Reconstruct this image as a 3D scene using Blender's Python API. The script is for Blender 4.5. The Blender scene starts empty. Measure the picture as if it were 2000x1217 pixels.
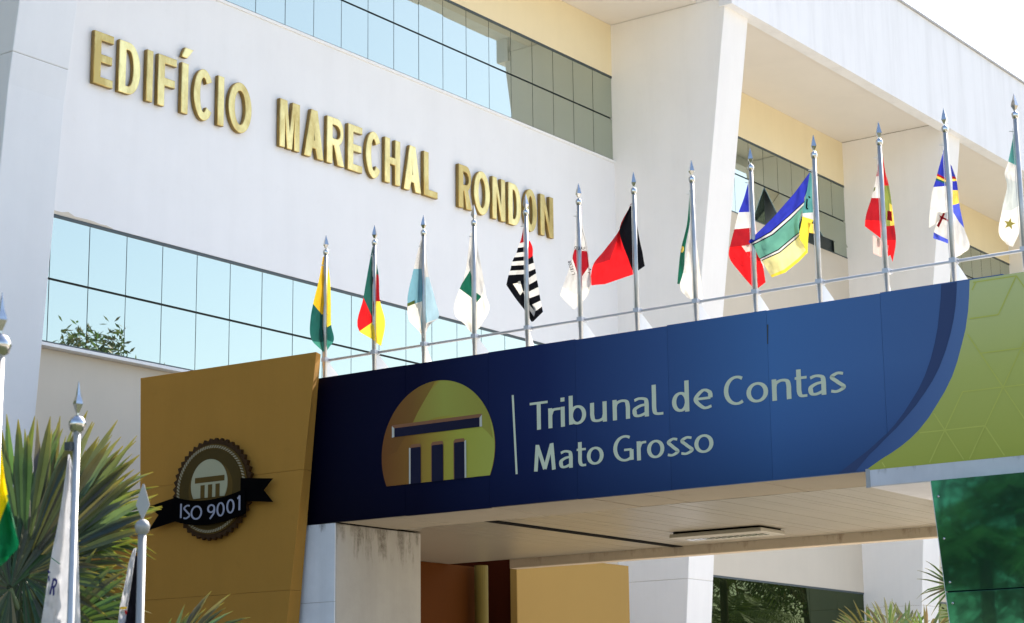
import bpy, bmesh, math, random
from mathutils import Vector, Matrix, noise

random.seed(7)
S = bpy.context.scene
COL = S.collection
R = math.radians
PI = math.pi

# ------------------------------------------------------------------ camera
CAM_F = 3903.94                       # focal length in pixels of a 2000 px wide frame
YAW, PITCH, ROLL = R(35.7836), R(12.21974), R(-0.6994)
EYE = Vector((0, 0, 1.6))
FW = Vector((math.cos(PITCH) * math.cos(YAW), math.cos(PITCH) * math.sin(YAW), math.sin(PITCH)))
_r = Vector((math.sin(YAW), -math.cos(YAW), 0))
_u = _r.cross(FW)
RT = math.cos(ROLL) * _r + math.sin(ROLL) * _u
UP = -math.sin(ROLL) * _r + math.cos(ROLL) * _u
cam = bpy.data.objects.new('camera', bpy.data.cameras.new('camera'))
COL.objects.link(cam)
cam.data.sensor_width = 36
cam.data.lens = CAM_F / 2000 * 36
cam.data.clip_start = 0.1
cam.data.clip_end = 2000
M = Matrix((RT, UP, -FW)).transposed().to_4x4()
M.translation = EYE
cam.matrix_world = M
cam.data.dof.use_dof = True
cam.data.dof.focus_distance = 23
cam.data.dof.aperture_fstop = 5.6
S.camera = cam

# ------------------------------------------------------------------ light
SUN_EL, SUN_AZ = 42.0, 5.0            # azimuth from +X towards +Y
w = bpy.data.worlds.new('World')
S.world = w
w.use_nodes = True
nt = w.node_tree
sky = nt.nodes.new('ShaderNodeTexSky')
sky.sky_type = 'NISHITA'
sky.sun_disc = False
sky.sun_elevation = R(SUN_EL)
sky.sun_rotation = R(90 - SUN_AZ)
sky.air_density = 1.0
sky.dust_density = 1.8
sky.ozone_density = 1.0
nt.links.new(sky.outputs[0], nt.nodes['Background'].inputs[0])
nt.nodes['Background'].inputs[1].default_value = 0.15
sun = bpy.data.objects.new('sun', bpy.data.lights.new('sun', 'SUN'))
COL.objects.link(sun)
sun.data.energy = 5.0
sun.data.angle = R(0.53)
sun.data.color = (1, 0.93, 0.82)
sd = Vector((math.cos(R(SUN_EL)) * math.cos(R(SUN_AZ)), math.cos(R(SUN_EL)) * math.sin(R(SUN_AZ)), math.sin(R(SUN_EL))))
sun.rotation_euler = sd.to_track_quat('Z', 'Y').to_euler()
sun.location = (30, 0, 40)
S.view_settings.view_transform = 'Standard'
S.view_settings.look = 'None'
S.view_settings.exposure = 1.2
S.view_settings.gamma = 1
S.view_settings.use_curve_mapping = False
S.cycles.max_bounces = 8
S.cycles.diffuse_bounces = 5

# ------------------------------------------------------------------ helpers
def ray(px, py):
    return FW + RT * ((px - 1000) / CAM_F) - UP * ((py - 608.5) / CAM_F)

def atx(px, py, x):
    d = ray(px, py); return EYE + d * ((x - EYE.x) / d.x)

def aty(px, py, y):
    d = ray(px, py); return EYE + d * ((y - EYE.y) / d.y)

def atz(px, py, z):
    d = ray(px, py); return EYE + d * ((z - EYE.z) / d.z)

def atd(px, py, dist):
    d = ray(px, py); return EYE + d * (dist / math.hypot(d.x, d.y))

def lin(h):
    v = [int(h[i:i + 2], 16) / 255 for i in (0, 2, 4)]
    return tuple(c / 12.92 if c <= .04045 else ((c + .055) / 1.055) ** 2.4 for c in v)

def tag(o, label=None, cat=None, group=None, kind=None):
    if label: o['label'] = label
    if cat: o['category'] = cat
    if group: o['group'] = group
    if kind: o['kind'] = kind
    return o

def empty(name, loc=(0, 0, 0), rz=0):
    o = bpy.data.objects.new(name, None)
    COL.objects.link(o)
    o.location = loc; o.rotation_euler = (0, 0, rz)
    o.empty_display_size = 0.3
    return o

class MB:
    def __init__(s): s.v = []; s.f = []; s.m = []; s.c = []
    def quad(s, pts, mi=0):
        n = len(s.v); s.v += [tuple(p) for p in pts]; s.f.append(tuple(range(n, n + len(pts)))); s.m.append(mi); return s
    def box(s, x0, x1, y0, y1, z0, z1, mi=0):
        n = len(s.v)
        s.v += [(x, y, z) for x in (x0, x1) for y in (y0, y1) for z in (z0, z1)]
        for f in ((0, 1, 3, 2), (4, 6, 7, 5), (0, 4, 5, 1), (2, 3, 7, 6), (0, 2, 6, 4), (1, 5, 7, 3)):
            s.f.append(tuple(n + i for i in f)); s.m.append(mi)
        return s
    def prism(s, poly, axis, a, b, mi=0):
        """poly of 2D points in the other two axes (order x,y,z without the axis) extruded from a to b"""
        def P(p, q):
            l = list(p); l.insert(axis, q); return tuple(l)
        n = len(s.v); k = len(poly)
        s.v += [P(p, a) for p in poly] + [P(p, b) for p in poly]
        s.f.append(tuple(range(n, n + k))); s.f.append(tuple(range(n + 2 * k - 1, n + k - 1, -1)))
        for i in range(k):
            j = (i + 1) % k
            s.f.append((n + i, n + k + i, n + k + j, n + j))
        s.m += [mi] * (k + 2)
        return s
    def tube(s, pts, rad, n=8, mi=0, cap=True):
        pts = [Vector(p) for p in pts]
        rad = rad if isinstance(rad, (list, tuple)) else [rad] * len(pts)
        b = len(s.v); ref = None
        for i, p in enumerate(pts):
            t = (pts[min(i + 1, len(pts) - 1)] - pts[max(i - 1, 0)]).normalized()
            if ref is None:
                ref = Vector((0, 0, 1)) if abs(t.z) < .9 else Vector((1, 0, 0))
            e = t.cross(ref).normalized(); g = e.cross(t).normalized(); ref = g
            for k in range(n):
                a = 2 * PI * k / n
                s.v.append(tuple(p + (e * math.cos(a) + g * math.sin(a)) * rad[i]))
        for i in range(len(pts) - 1):
            for k in range(n):
                k2 = (k + 1) % n
                s.f.append((b + i * n + k, b + i * n + k2, b + (i + 1) * n + k2, b + (i + 1) * n + k)); s.m.append(mi)
        if cap:
            s.f.append(tuple(b + n - 1 - k for k in range(n))); s.m.append(mi)
            s.f.append(tuple(b + (len(pts) - 1) * n + k for k in range(n))); s.m.append(mi)
        return s
    def lathe(s, prof, c=(0, 0, 0), n=16, mi=0):
        """prof list of (r,z)"""
        b = len(s.v)
        for r, z in prof:
            for k in range(n):
                a = 2 * PI * k / n
                s.v.append((c[0] + r * math.cos(a), c[1] + r * math.sin(a), c[2] + z))
        for i in range(len(prof) - 1):
            for k in range(n):
                k2 = (k + 1) % n
                s.f.append((b + i * n + k, b + i * n + k2, b + (i + 1) * n + k2, b + (i + 1) * n + k)); s.m.append(mi)
        return s
    def mesh(s, name, mats, smooth=False):
        me = bpy.data.meshes.new(name)
        me.from_pydata(s.v, [], s.f)
        mats = mats if isinstance(mats, (list, tuple)) else [mats]
        for m in mats: me.materials.append(m)
        for p, mi in zip(me.polygons, s.m): p.material_index = mi
        if smooth:
            for p in me.polygons: p.use_smooth = True
        bm = bmesh.new(); bm.from_mesh(me)
        bmesh.ops.recalc_face_normals(bm, faces=bm.faces)
        bm.to_mesh(me); bm.free()
        me.update()
        return me
    def build(s, name, mats, parent=None, smooth=False, loc=None, bevel=0):
        return put(name, s.mesh(name, mats, smooth), parent, loc, bevel)

def put(name, me, parent=None, loc=None, bevel=0):
    o = bpy.data.objects.new(name, me)
    COL.objects.link(o)
    if parent: o.parent = parent
    if loc is not None: o.location = loc
    if bevel:
        b = o.modifiers.new('bevel', 'BEVEL'); b.width = bevel; b.segments = 2; b.limit_method = 'ANGLE'
    return o

# ------------------------------------------------------------------ materials
def nodes(name):
    m = bpy.data.materials.new(name); m.use_nodes = True
    n = m.node_tree
    return m, n, n.nodes['Principled BSDF']

def pos_node(n): return n.nodes.new('ShaderNodeNewGeometry').outputs['Position']

def noise_tex(n, vec, scale, detail=4, rough=.6, stretch=None):
    if stretch:
        mp = n.nodes.new('ShaderNodeMapping'); mp.inputs['Scale'].default_value = stretch
        n.links.new(vec, mp.inputs['Vector']); vec = mp.outputs[0]
    t = n.nodes.new('ShaderNodeTexNoise')
    t.inputs['Scale'].default_value = scale; t.inputs['Detail'].default_value = detail; t.inputs['Roughness'].default_value = rough
    n.links.new(vec, t.inputs['Vector'])
    return t.outputs['Fac']

def ramp(n, fac, stops):
    r = n.nodes.new('ShaderNodeValToRGB'); e = r.color_ramp.elements
    while len(e) < len(stops): e.new(.5)
    for el, (p, c) in zip(e, stops):
        el.position = p; el.color = (*c, 1) if len(c) == 3 else c
    n.links.new(fac, r.inputs[0]); return r.outputs[0]

def mixc(n, fac, a, b, mode='MIX'):
    x = n.nodes.new('ShaderNodeMix'); x.data_type = 'RGBA'; x.blend_type = mode
    for v, i in ((fac, 0), (a, 6), (b, 7)):
        if hasattr(v, 'node'): n.links.new(v, x.inputs[i])
        else: x.inputs[i].default_value = v if i == 0 else (*v, 1)
    return x.outputs[2]

def math_n(n, op, a, b=0.0):
    x = n.nodes.new('ShaderNodeMath'); x.operation = op
    for v, i in ((a, 0), (b, 1)):
        if hasattr(v, 'node'): n.links.new(v, x.inputs[i])
        else: x.inputs[i].default_value = v
    return x.outputs[0]

def bump(n, bsdf, h, strength=.2, dist=.01):
    b = n.nodes.new('ShaderNodeBump'); b.inputs['Strength'].default_value = strength; b.inputs['Distance'].default_value = dist
    n.links.new(h, b.inputs['Height']); n.links.new(b.outputs[0], bsdf.inputs['Normal'])

def stucco(name, col, streak=.06, blotch=.06, rough=.85, dirt=None, dirt_amt=0.0, bump_s=.15, spec=.4):
    m, n, b = nodes(name)
    b.inputs['Specular IOR Level'].default_value = spec
    p = pos_node(n)
    f1 = noise_tex(n, p, .9, 6, .65)
    f2 = noise_tex(n, p, 2.2, 5, .7, (1, 1, .08))
    dark = tuple(c * .80 for c in col)
    c1 = mixc(n, math_n(n, 'MULTIPLY', ramp(n, f1, [(.4, (0, 0, 0)), (.75, (1, 1, 1))]), blotch * 4), col, dark)
    c2 = mixc(n, math_n(n, 'MULTIPLY', ramp(n, f2, [(.45, (0, 0, 0)), (.8, (1, 1, 1))]), streak * 5), c1, tuple(c * .78 for c in col))
    if dirt:
        f3 = noise_tex(n, p, 5, 8, .75)
        c2 = mixc(n, math_n(n, 'MULTIPLY', ramp(n, f3, [(.58, (0, 0, 0)), (.72, (1, 1, 1))]), dirt_amt), c2, dirt)
    n.links.new(c2, b.inputs['Base Color'])
    b.inputs['Roughness'].default_value = rough
    bump(n, b, noise_tex(n, p, 60, 3, .6), bump_s, .006)
    return m

def plain(name, col, rough=.5, metal=0.0, var=.0, scale=4, bump_s=0, spec=.5):
    m, n, b = nodes(name)
    b.inputs['Roughness'].default_value = rough; b.inputs['Metallic'].default_value = metal
    b.inputs['Specular IOR Level'].default_value = spec
    p = pos_node(n)
    f = noise_tex(n, p, scale, 5, .65)
    c = mixc(n, ramp(n, f, [(.3, (0, 0, 0)), (.7, (1, 1, 1))]), tuple(min(1, k * (1 + var)) for k in col), tuple(k * (1 - var) for k in col))
    n.links.new(c, b.inputs['Base Color'])
    if bump_s: bump(n, b, noise_tex(n, p, scale * 12, 3), bump_s, .004)
    return m

WHITE = stucco('white_stucco', (.780, .785, .805), .035, .05, dirt=(.45, .42, .38), dirt_amt=.06)
PIERW = stucco('pier_stucco', (.83, .815, .805), .05, .05, dirt=(.45, .42, .38), dirt_amt=.06)
BAND = stucco('band_stucco', (.80, .81, .84), .12, .04)
CREAM = stucco('cream_paint', (.78, .68, .46), .04, .05)
BEIGE = stucco('beige_paint', (.60, .54, .45), .03, .05)
SOFFIT = stucco('soffit_paint', (.74, .70, .65), .0, .05)
ORANGE = stucco('ochre_paint', (.40, .20, .036), .07, .09, rough=.8, dirt=(.14, .07, .012), dirt_amt=.12, spec=.15)
YELLOW = stucco('yellow_ochre_paint', (.29, .18, .042), .03, .05)
BROWN = stucco('shaded_orange_paint', (.075, .022, .003), .03, .05, spec=.06)  # orange paint with deep canopy shade put into the colour
OLIVE = stucco('mustard_paint', (.13, .095, .014), .03, .04)
CONC = stucco('weathered_concrete', (.29, .245, .18), .0, .12, dirt=(.16, .12, .075), dirt_amt=.45)
ROOF = plain('pale_roof', (.68, .65, .60), .8)
DARK = plain('dark_gap', (.004, .004, .004), .9, spec=.05)
FRAME = plain('dark_frame', (.02, .03, .035), .45)
JOINT = plain('window_joint', (.045, .065, .075), .5)
ALU = plain('brushed_aluminium', (.50, .50, .49), .42, .65, .10, 9)
CHROME = plain('polished_steel', (.58, .57, .56), .16, 1.0, .10, 14)
STEELP = plain('painted_grey_steel', (.50, .51, .54), .4, .3, .06)
WSTEEL = plain('white_plate', (.80, .80, .80), .5, 0, .04)
GSTEEL = plain('grey_plate', (.33, .33, .33), .5, 0, .1)
STRIP = plain('ceiling_strip', (.25, .22, .17), .33, 0, .05, 2)
CLIP = plain('white_clip', (.75, .75, .72), .5)
BLACK = plain('black_print', (.0022, .0020, .0022), .9, 0, .1, spec=.02)
NAVY = plain('navy_print', (.005, .006, .028), .5, spec=.15)
BANDBLUE = plain('dark_arc_print', (.036, .060, .15), .5, spec=.15)
TEXTC = plain('pale_print', (.60, .64, .48), .6, 0, .03, spec=.2)
BLACKP = plain('blue_grey_letter', (.27, .28, .36), .5, 0, .03)
ORTRIM = plain('copper_print', (.22, .085, .03), .45)
WTRIM = plain('white_print', (.50, .50, .44), .45)
RUB = plain('green_line_print', (.50, .52, .11), .5, spec=.15)

# pier with stains below its top edge
def stained(name, base, zc, stain, k=.42, t=.46):
    m, n, b = nodes(name)
    p = pos_node(n)
    sep = n.nodes.new('ShaderNodeSeparateXYZ'); n.links.new(p, sep.inputs[0])
    drop = math_n(n, 'MULTIPLY', math_n(n, 'SUBTRACT', zc, sep.outputs[2]), 2.6)       # 0 at the top edge
    st = noise_tex(n, p, 5.5, 6, .7, (1, 1, .22))
    s = math_n(n, 'SUBTRACT', st, math_n(n, 'ADD', math_n(n, 'MULTIPLY', drop, k), t))
    fac = ramp(n, s, [(.0, (0, 0, 0)), (.16, (1, 1, 1))])
    f1 = noise_tex(n, p, 1.6, 6, .65)
    c = mixc(n, ramp(n, f1, [(.35, (0, 0, 0)), (.8, (1, 1, 1))]), base, tuple(k * .82 for k in base))
    f2 = noise_tex(n, p, 3, 5, .7, (1, 1, .06))
    c = mixc(n, math_n(n, 'MULTIPLY', ramp(n, f2, [(.5, (0, 0, 0)), (.8, (1, 1, 1))]), .35), c, tuple(k * .7 for k in base))
    c = mixc(n, math_n(n, 'MULTIPLY', math_n(n, 'MULTIPLY', fac, .78), ramp(n, noise_tex(n, p, 22, 5, .8), [(.30, (.25, .25, .25)), (.62, (1, 1, 1))])), c, stain)
    n.links.new(c, b.inputs['Base Color'])
    b.inputs['Roughness'].default_value = .85
    bump(n, b, noise_tex(n, p, 50, 4), .2, .006)
    return m
PILLAR = stained('stained_pillar', (.40, .375, .335), 4.25, (.060, .044, .022), .17, .405)
BEAMW = stained('stained_beam', (.62, .62, .66), 4.33, (.12, .11, .10))

# window glass: coated, mirrors part of the light
def glass(name, refl, body, fac):
    m, n, b = nodes(name)
    out = n.nodes['Material Output']
    g = n.nodes.new('ShaderNodeBsdfGlossy'); g.inputs['Color'].default_value = (*refl, 1); g.inputs['Roughness'].default_value = 0.0
    d = n.nodes.new('ShaderNodeBsdfDiffuse'); d.inputs['Color'].default_value = (*body, 1)
    mx = n.nodes.new('ShaderNodeMixShader'); mx.inputs[0].default_value = fac
    n.links.new(d.outputs[0], mx.inputs[1]); n.links.new(g.outputs[0], mx.inputs[2])
    n.links.new(mx.outputs[0], out.inputs[0])
    return m
GLASS = glass('coated_glass', (.93, 1, .86), (.035, .05, .04), .50)
GLASSD = glass('dark_coated_glass', (.72, .88, .55), (.006, .010, .004), .115)

# green acrylic
m, n, b = nodes('green_acrylic')
b.inputs['Base Color'].default_value = (.004, .04, .022, 1)
b.inputs['Roughness'].default_value = .12
g = n.nodes.new('ShaderNodeBsdfGlossy'); g.inputs['Color'].default_value = (.055, .30, .145, 1); g.inputs['Roughness'].default_value = .035
mx = n.nodes.new('ShaderNodeMixShader'); mx.inputs[0].default_value = .45
n.links.new(b.outputs[0], mx.inputs[1]); n.links.new(g.outputs[0], mx.inputs[2])
bump(n, b, noise_tex(n, pos_node(n), 1.5, 2), .05, .02)
bp = n.nodes.new('ShaderNodeBump'); bp.inputs['Strength'].default_value = .045; bp.inputs['Distance'].default_value = .01
n.links.new(noise_tex(n, pos_node(n), 2.2, 2), bp.inputs['Height']); n.links.new(bp.outputs[0], g.inputs['Normal'])
n.links.new(mx.outputs[0], n.nodes['Material Output'].inputs[0])
ACRYL = m

# gold letters
m, n, b = nodes('gold_letter')
p = pos_node(n)
f = noise_tex(n, p, 3.0, 6, .7, (1, 1, .5))
oi = n.nodes.new('ShaderNodeObjectInfo')
c = mixc(n, ramp(n, math_n(n, 'ADD', f, math_n(n, 'MULTIPLY', math_n(n, 'SUBTRACT', oi.outputs['Random'], .5), .35)), [(.32, (0, 0, 0)), (.72, (1, 1, 1))]), (.88, .72, .31), (.48, .33, .10))
n.links.new(c, b.inputs['Base Color']); b.inputs['Metallic'].default_value = .85; b.inputs['Roughness'].default_value = .30
GOLD = m
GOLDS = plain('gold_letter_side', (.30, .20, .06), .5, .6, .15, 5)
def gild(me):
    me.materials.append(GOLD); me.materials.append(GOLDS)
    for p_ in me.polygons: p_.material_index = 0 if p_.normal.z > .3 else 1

# printed sheet of the sign: navy on the left, lighter blue towards the arc
m, n, b = nodes('blue_print_sheet')
p = pos_node(n)
sep = n.nodes.new('ShaderNodeSeparateXYZ'); n.links.new(p, sep.inputs[0])
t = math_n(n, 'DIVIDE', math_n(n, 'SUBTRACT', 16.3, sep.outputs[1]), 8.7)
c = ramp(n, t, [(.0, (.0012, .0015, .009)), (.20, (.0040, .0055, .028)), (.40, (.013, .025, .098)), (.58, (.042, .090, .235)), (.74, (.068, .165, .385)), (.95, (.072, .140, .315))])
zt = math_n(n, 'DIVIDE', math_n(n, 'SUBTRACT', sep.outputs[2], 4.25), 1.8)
cz = ramp(n, zt, [(0, (.50, .52, .56)), (.3, (.80, .80, .84)), (.6, (1, 1, 1)), (1, (1.0, 1.0, 1.0))])  # vertical dimming of the sign, multiplied into the print colour
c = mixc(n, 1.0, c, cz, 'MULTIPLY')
oi = n.nodes.new('ShaderNodeObjectInfo')
c = mixc(n, 1.0, c, ramp(n, oi.outputs['Random'], [(0, (.93, .93, .93)), (1, (1, 1, 1))]), 'MULTIPLY')
n.links.new(c, b.inputs['Base Color'])
b.inputs['Roughness'].default_value = .45; b.inputs['Specular IOR Level'].default_value = .04
bump(n, b, noise_tex(n, p, .8, 2), .06, .02)
SHEET = m

def print_grad(name, axis, v0, v1, stops, rough=.42):
    m, n, b = nodes(name)
    sep = n.nodes.new('ShaderNodeSeparateXYZ'); n.links.new(pos_node(n), sep.inputs[0])
    t = math_n(n, 'DIVIDE', math_n(n, 'SUBTRACT', sep.outputs[axis], v0), v1 - v0)
    n.links.new(ramp(n, t, stops), b.inputs['Base Color']); b.inputs['Roughness'].default_value = rough; b.inputs['Specular IOR Level'].default_value = .16
    return m
LOGO = print_grad('gold_print', 1, 15.16, 13.48, [(0, (.17, .060, .014)), (.25, (.24, .11, .020)), (.45, (.35, .24, .035)), (.7, (.37, .36, .05)), (1, (.38, .39, .07))])
LOGOD = print_grad('dome_dark_print', 1, 15.16, 14.2, [(0, (.17, .060, .014)), (.5, (.20, .095, .02)), (1, (.27, .18, .03))])
LOGOT = print_grad('dome_top_print', 1, 14.7, 13.48, [(0, (.30, .23, .04)), (.4, (.33, .33, .06)), (1, (.30, .27, .045))])
LIME = print_grad('lime_print', 2, 4.25, 6.05, [(0, (.38, .40, .065)), (.5, (.44, .47, .12)), (1, (.53, .56, .25))])
EDGEB = print_grad('blue_arc_print', 1, 9.0, 7.6, [(0, (.040, .085, .225)), (1, (.095, .17, .36))])

# cloth: colour attribute, lets light through
m, n, b = nodes('flag_cloth')
at = n.nodes.new('ShaderNodeVertexColor'); at.layer_name = 'col'
tr = n.nodes.new('ShaderNodeBsdfTranslucent')
weave = noise_tex(n, pos_node(n), 9, 4, .6)
cc = mixc(n, 1.0, at.outputs[0], ramp(n, weave, [(.3, (.86, .86, .86)), (.7, (1, 1, 1))]), 'MULTIPLY')
n.links.new(cc, b.inputs['Base Color']); n.links.new(cc, tr.inputs['Color'])
b.inputs['Roughness'].default_value = .75; b.inputs['Specular IOR Level'].default_value = .15
bump(n, b, noise_tex(n, pos_node(n), 5.5, 5, .6, (1, 1, .35)), .55, .05)
mx = n.nodes.new('ShaderNodeMixShader'); mx.inputs[0].default_value = .36
n.links.new(b.outputs[0], mx.inputs[1]); n.links.new(tr.outputs[0], mx.inputs[2])
n.links.new(mx.outputs[0], n.nodes['Material Output'].inputs[0])
CLOTH = m

# leaves: colour attribute, some light through
def leafmat(name, rough=.5):
    m, n, b = nodes(name)
    b.inputs['Specular IOR Level'].default_value = .25
    at = n.nodes.new('ShaderNodeVertexColor'); at.layer_name = 'col'
    tr = n.nodes.new('ShaderNodeBsdfTranslucent')
    cc = mixc(n, 1.0, at.outputs[0], ramp(n, noise_tex(n, pos_node(n), 6, 3), [(.3, (.72, .72, .72)), (.7, (1, 1, 1))]), 'MULTIPLY')
    n.links.new(cc, b.inputs['Base Color'])
    n.links.new(mixc(n, 1.0, cc, (1.3, 1.4, .6), 'MULTIPLY'), tr.inputs['Color'])
    b.inputs['Roughness'].default_value = rough
    mx = n.nodes.new('ShaderNodeMixShader'); mx.inputs[0].default_value = .24
    n.links.new(b.outputs[0], mx.inputs[1]); n.links.new(tr.outputs[0], mx.inputs[2])
    n.links.new(mx.outputs[0], n.nodes['Material Output'].inputs[0])
    return m
LEAF = leafmat('palm_leaf')
BARK = plain('bark', (.12, .09, .06), .9, 0, .25, 8, .4)

# ------------------------------------------------------------------ ground
m, n, b = nodes('paving')
p = pos_node(n)
c = mixc(n, noise_tex(n, p, .5, 6), (.50, .46, .39), (.62, .57, .49))
n.links.new(c, b.inputs['Base Color']); b.inputs['Roughness'].default_value = .9
PAVE = m
m, n, b = nodes('grass_ground')
c = mixc(n, noise_tex(n, pos_node(n), .3, 6), (.22, .19, .11), (.34, .28, .18))
n.links.new(c, b.inputs['Base Color']); b.inputs['Roughness'].default_value = .95
GRASS = m
tag(MB().quad([(-900, -900, 0), (900, -900, 0), (900, 900, 0), (-900, 900, 0)]).build('ground', GRASS), 'dry ground reaching to the horizon', None, None, 'structure')
m, n, b = nodes('bounce_cutting_turf')  # unseen dark lawn, added to cut ground bounce on the left walls
c = mixc(n, noise_tex(n, pos_node(n), 1.2, 6), (.028, .045, .016), (.07, .075, .032))
n.links.new(c, b.inputs['Base Color']); b.inputs['Roughness'].default_value = .95
tag(MB().box(-40, 13.5, -6, 34, -.2, .10).build('lawn', m), 'unseen dark lawn added in front of the canopy to cut ground bounce', None, None, 'structure')
tag(MB().box(-12, 70, -14, 19, -.2, .06).build('pavement', PAVE), 'pale paved forecourt in front of the building', None, None, 'structure')

# ------------------------------------------------------------------ the office building
YW = 21.0
bld = empty('office_building', (32.7, 21, 0))
tag(bld, 'large white office building with tapered piers and bands of mirrored windows', 'building')
def bp_(mb, name, mat, bevel=0, label=None):
    o = mb.build(name, mat, bld, bevel=bevel); o.location = -bld.location
    if label: o['label'] = label
    return o
PW = .93
PX = [15.74, 32.68, 43.08, 53.48, 63.88]
def front(z):
    pts = [(-.5, 19.9), (3.79, 19.60), (9.8, 19.11), (16.0, 18.27), (17, 18.16)]
    for (a, ya), (b_, yb) in zip(pts, pts[1:]):
        if z <= b_: return ya + (yb - ya) * (z - a) / (b_ - a)
    return 18.16
for i, x in enumerate(PX):
    cut = [0, 4.62, 15.972] if i else [0, 4.4, 10.22, 15.972]
    for a, b_ in zip(cut, cut[1:]):
        zs = [a + .002] + [z for z in (3.79, 7, 9.8) if a < z < b_] + [b_ - .002]
        poly = [(front(z), z) for z in zs] + [(21.3, zs[-1]), (21.3, zs[0])]
        bp_(MB().prism(poly, 0, x, x + PW), 'pier', PIERW if i else WHITE, .012)
    bp_(MB().prism([(front(z) + .012, z) for z in (0, 4, 9.8, 15.9)] + [(21.25, 15.9), (21.25, 0)], 0, x + .012, x + PW - .012), 'pier_core', CONC)
# walls of the bays
def wall(x0, x1, y, z0, z1, mat, name='wall', th=.3, label=None):
    bp_(MB().box(x0, x1, y, y + th, z0, z1), name, mat, 0, label)
B = [(PX[i] + PW, PX[i + 1]) for i in range(4)]
wall(B[0][0], B[0][1], YW - .03, 8.93, 13.03, WHITE, label='white wall that carries the gold letters')
wall(B[0][0], B[0][1], YW - .06, 13.03, 13.075, WSTEEL, 'sill', .2)
wall(B[0][0], B[0][1], YW - .06, 7.035, 7.08, WSTEEL, 'sill', .2)
wall(B[0][0], B[0][1], YW + .10, 0, 7.03, BEIGE, label='beige recessed wall below the lower windows')
wall(B[0][0], B[0][1], YW - .02, 14.875, 15.97, CREAM, label='cream yellow wall above the upper windows')
for x0, x1 in B[1:]:
    wall(x0, x1, YW - .02, 14.875, 15.97, CREAM)
    wall(x0, x1, YW - .02, 4.98, 13.03, BEIGE)
    wall(x0, x1, YW - .02, 0, .5, BEIGE)
_rx = random.Random(3)
_pl = [(17.95 + .12 * k, 8.932) for k in range(12)] + [(17.95 + .12 * k, 8.985 + _rx.uniform(-.02, .03) - .0035 * k * (k > 6)) for k in range(11, -1, -1)]
bp_(MB().prism(_pl, 1, YW - .033, YW - .0305), 'bare_plaster', BEIGE)
# body behind
bp_(MB().box(8, 68, 21.6, 48, 0, 18.0), 'building_block', WHITE)
bp_(MB().box(2, PX[0], YW + .0, 21.5, 0, 16.0), 'wall', BEIGE)
# soffit panels between the piers and the front band
for k, (x0, x1) in enumerate([(2.0, PX[0])] + B + [(PX[4] + PW, 68)]):
    nseg = max(2, round((x1 - x0) / 3.4)); 
    for i in range(nseg):
        a, b_ = x0 + (x1 - x0) * i / nseg, x0 + (x1 - x0) * (i + 1) / nseg
        y0 = 18.95 if k == 1 else 18.42
        bp_(MB().box(a + .002, b_ - .002, y0, 21.45, 15.975, 16.1), 'soffit_panel', SOFFIT)
bp_(MB().box(2, 32.64, 18.12, 18.94, 16.28, 18.2), 'parapet_band', BAND)
bp_(MB().box(32.68, 33.61, 18.43, 21.3, 15.974, 16.29), 'pier_head', PIERW)
bp_(MB().box(32.64, 68, 18.12, 18.41, 15.77, 18.2), 'parapet_band', BAND)
bp_(MB().box(2, 68, 18.07, 18.6, 18.2, 18.25), 'coping', GSTEEL)
bp_(MB().box(2, 68, 18.62, 48, 16.3, 18.1), 'roof', CONC)

# windows: dark backing with joints, every pane an object of its own
pane_cache = {}
def pane_mesh(wd, ht, mat):
    k = (round(wd, 3), round(ht, 3), mat.name)
    if k not in pane_cache:
        pane_cache[k] = MB().box(-wd / 2, wd / 2, -.006, .006, -ht / 2, ht / 2).mesh('pane', mat)
    return pane_cache[k]
def window(x0, x1, xs, zs, mat, opened=(), y=YW, hj=.030, vj=.014):
    mb = MB()
    z0, z1 = zs[0], zs[-1]
    mb.box(x0, x1, y + .05, y + .09, z0, z1)
    mb.box(x0, x1, y - .02, y + .05, z1 - .045, z1 - .002).box(x0, x1, y - .02, y + .05, z0 + .002, z0 + .03)
    wn = bp_(mb, 'window', JOINT)
    xs = [x0] + [x for x in xs if x0 + .15 < x < x1 - .05] + [x1]
    for r in range(len(zs) - 1):
        a, b_ = zs[r], zs[r + 1]
        for k in range(len(xs) - 1):
            wd, ht = xs[k + 1] - xs[k] - vj, b_ - a - hj
            zc = (a + b_) / 2
            if r == 0: zc += .008
            if r == len(zs) - 2: zc -= .008
            o = put('pane', pane_mesh(wd, ht - .02, mat), wn, ((xs[k] + xs[k + 1]) / 2, y, zc))
            if (r, k) in opened:
                tilt = opened[(r, k)]
                o.rotation_euler = (tilt, 0, 0)
                o.location = ((xs[k] + xs[k + 1]) / 2, y - math.sin(-tilt) * ht / 2 - .01, b_ - .02 - math.cos(tilt) * ht / 2)
            else:
                o.rotation_euler = (R(random.uniform(-.12, .12)), 0, R(random.uniform(-.14, .14)))
    return wn
xs_up = [32.682 - .699 * k for k in range(0, 23)][::-1]
window(B[0][0], B[0][1], xs_up, [13.075, 13.965, 14.875], GLASS)['label'] = 'upper band of mirrored windows'
xs_lo = [18.149 - .716 * 2 + .716 * k for k in range(0, 26)]
window(B[0][0], B[0][1], xs_lo, [7.08, 7.995, 8.93], GLASS)['label'] = 'lower band of mirrored windows'
for bi in (1, 2, 3):
    x0, x1 = B[bi]
    xs = [x1 - .68 * k for k in range(0, 16)][::-1]
    window(x0, x1, xs, [13.03, 13.955, 14.875], GLASS, {(0, 8): R(-24), (0, 11): R(-26), (0, 12): R(-24)} if bi == 1 else {})
for bi in (1, 2):
    x0, x1 = B[bi]
    window(x0, x1, [x1 - 1.36 * k for k in range(0, 8)][::-1], [.5, 2.6, 4.98], GLASSD)

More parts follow.
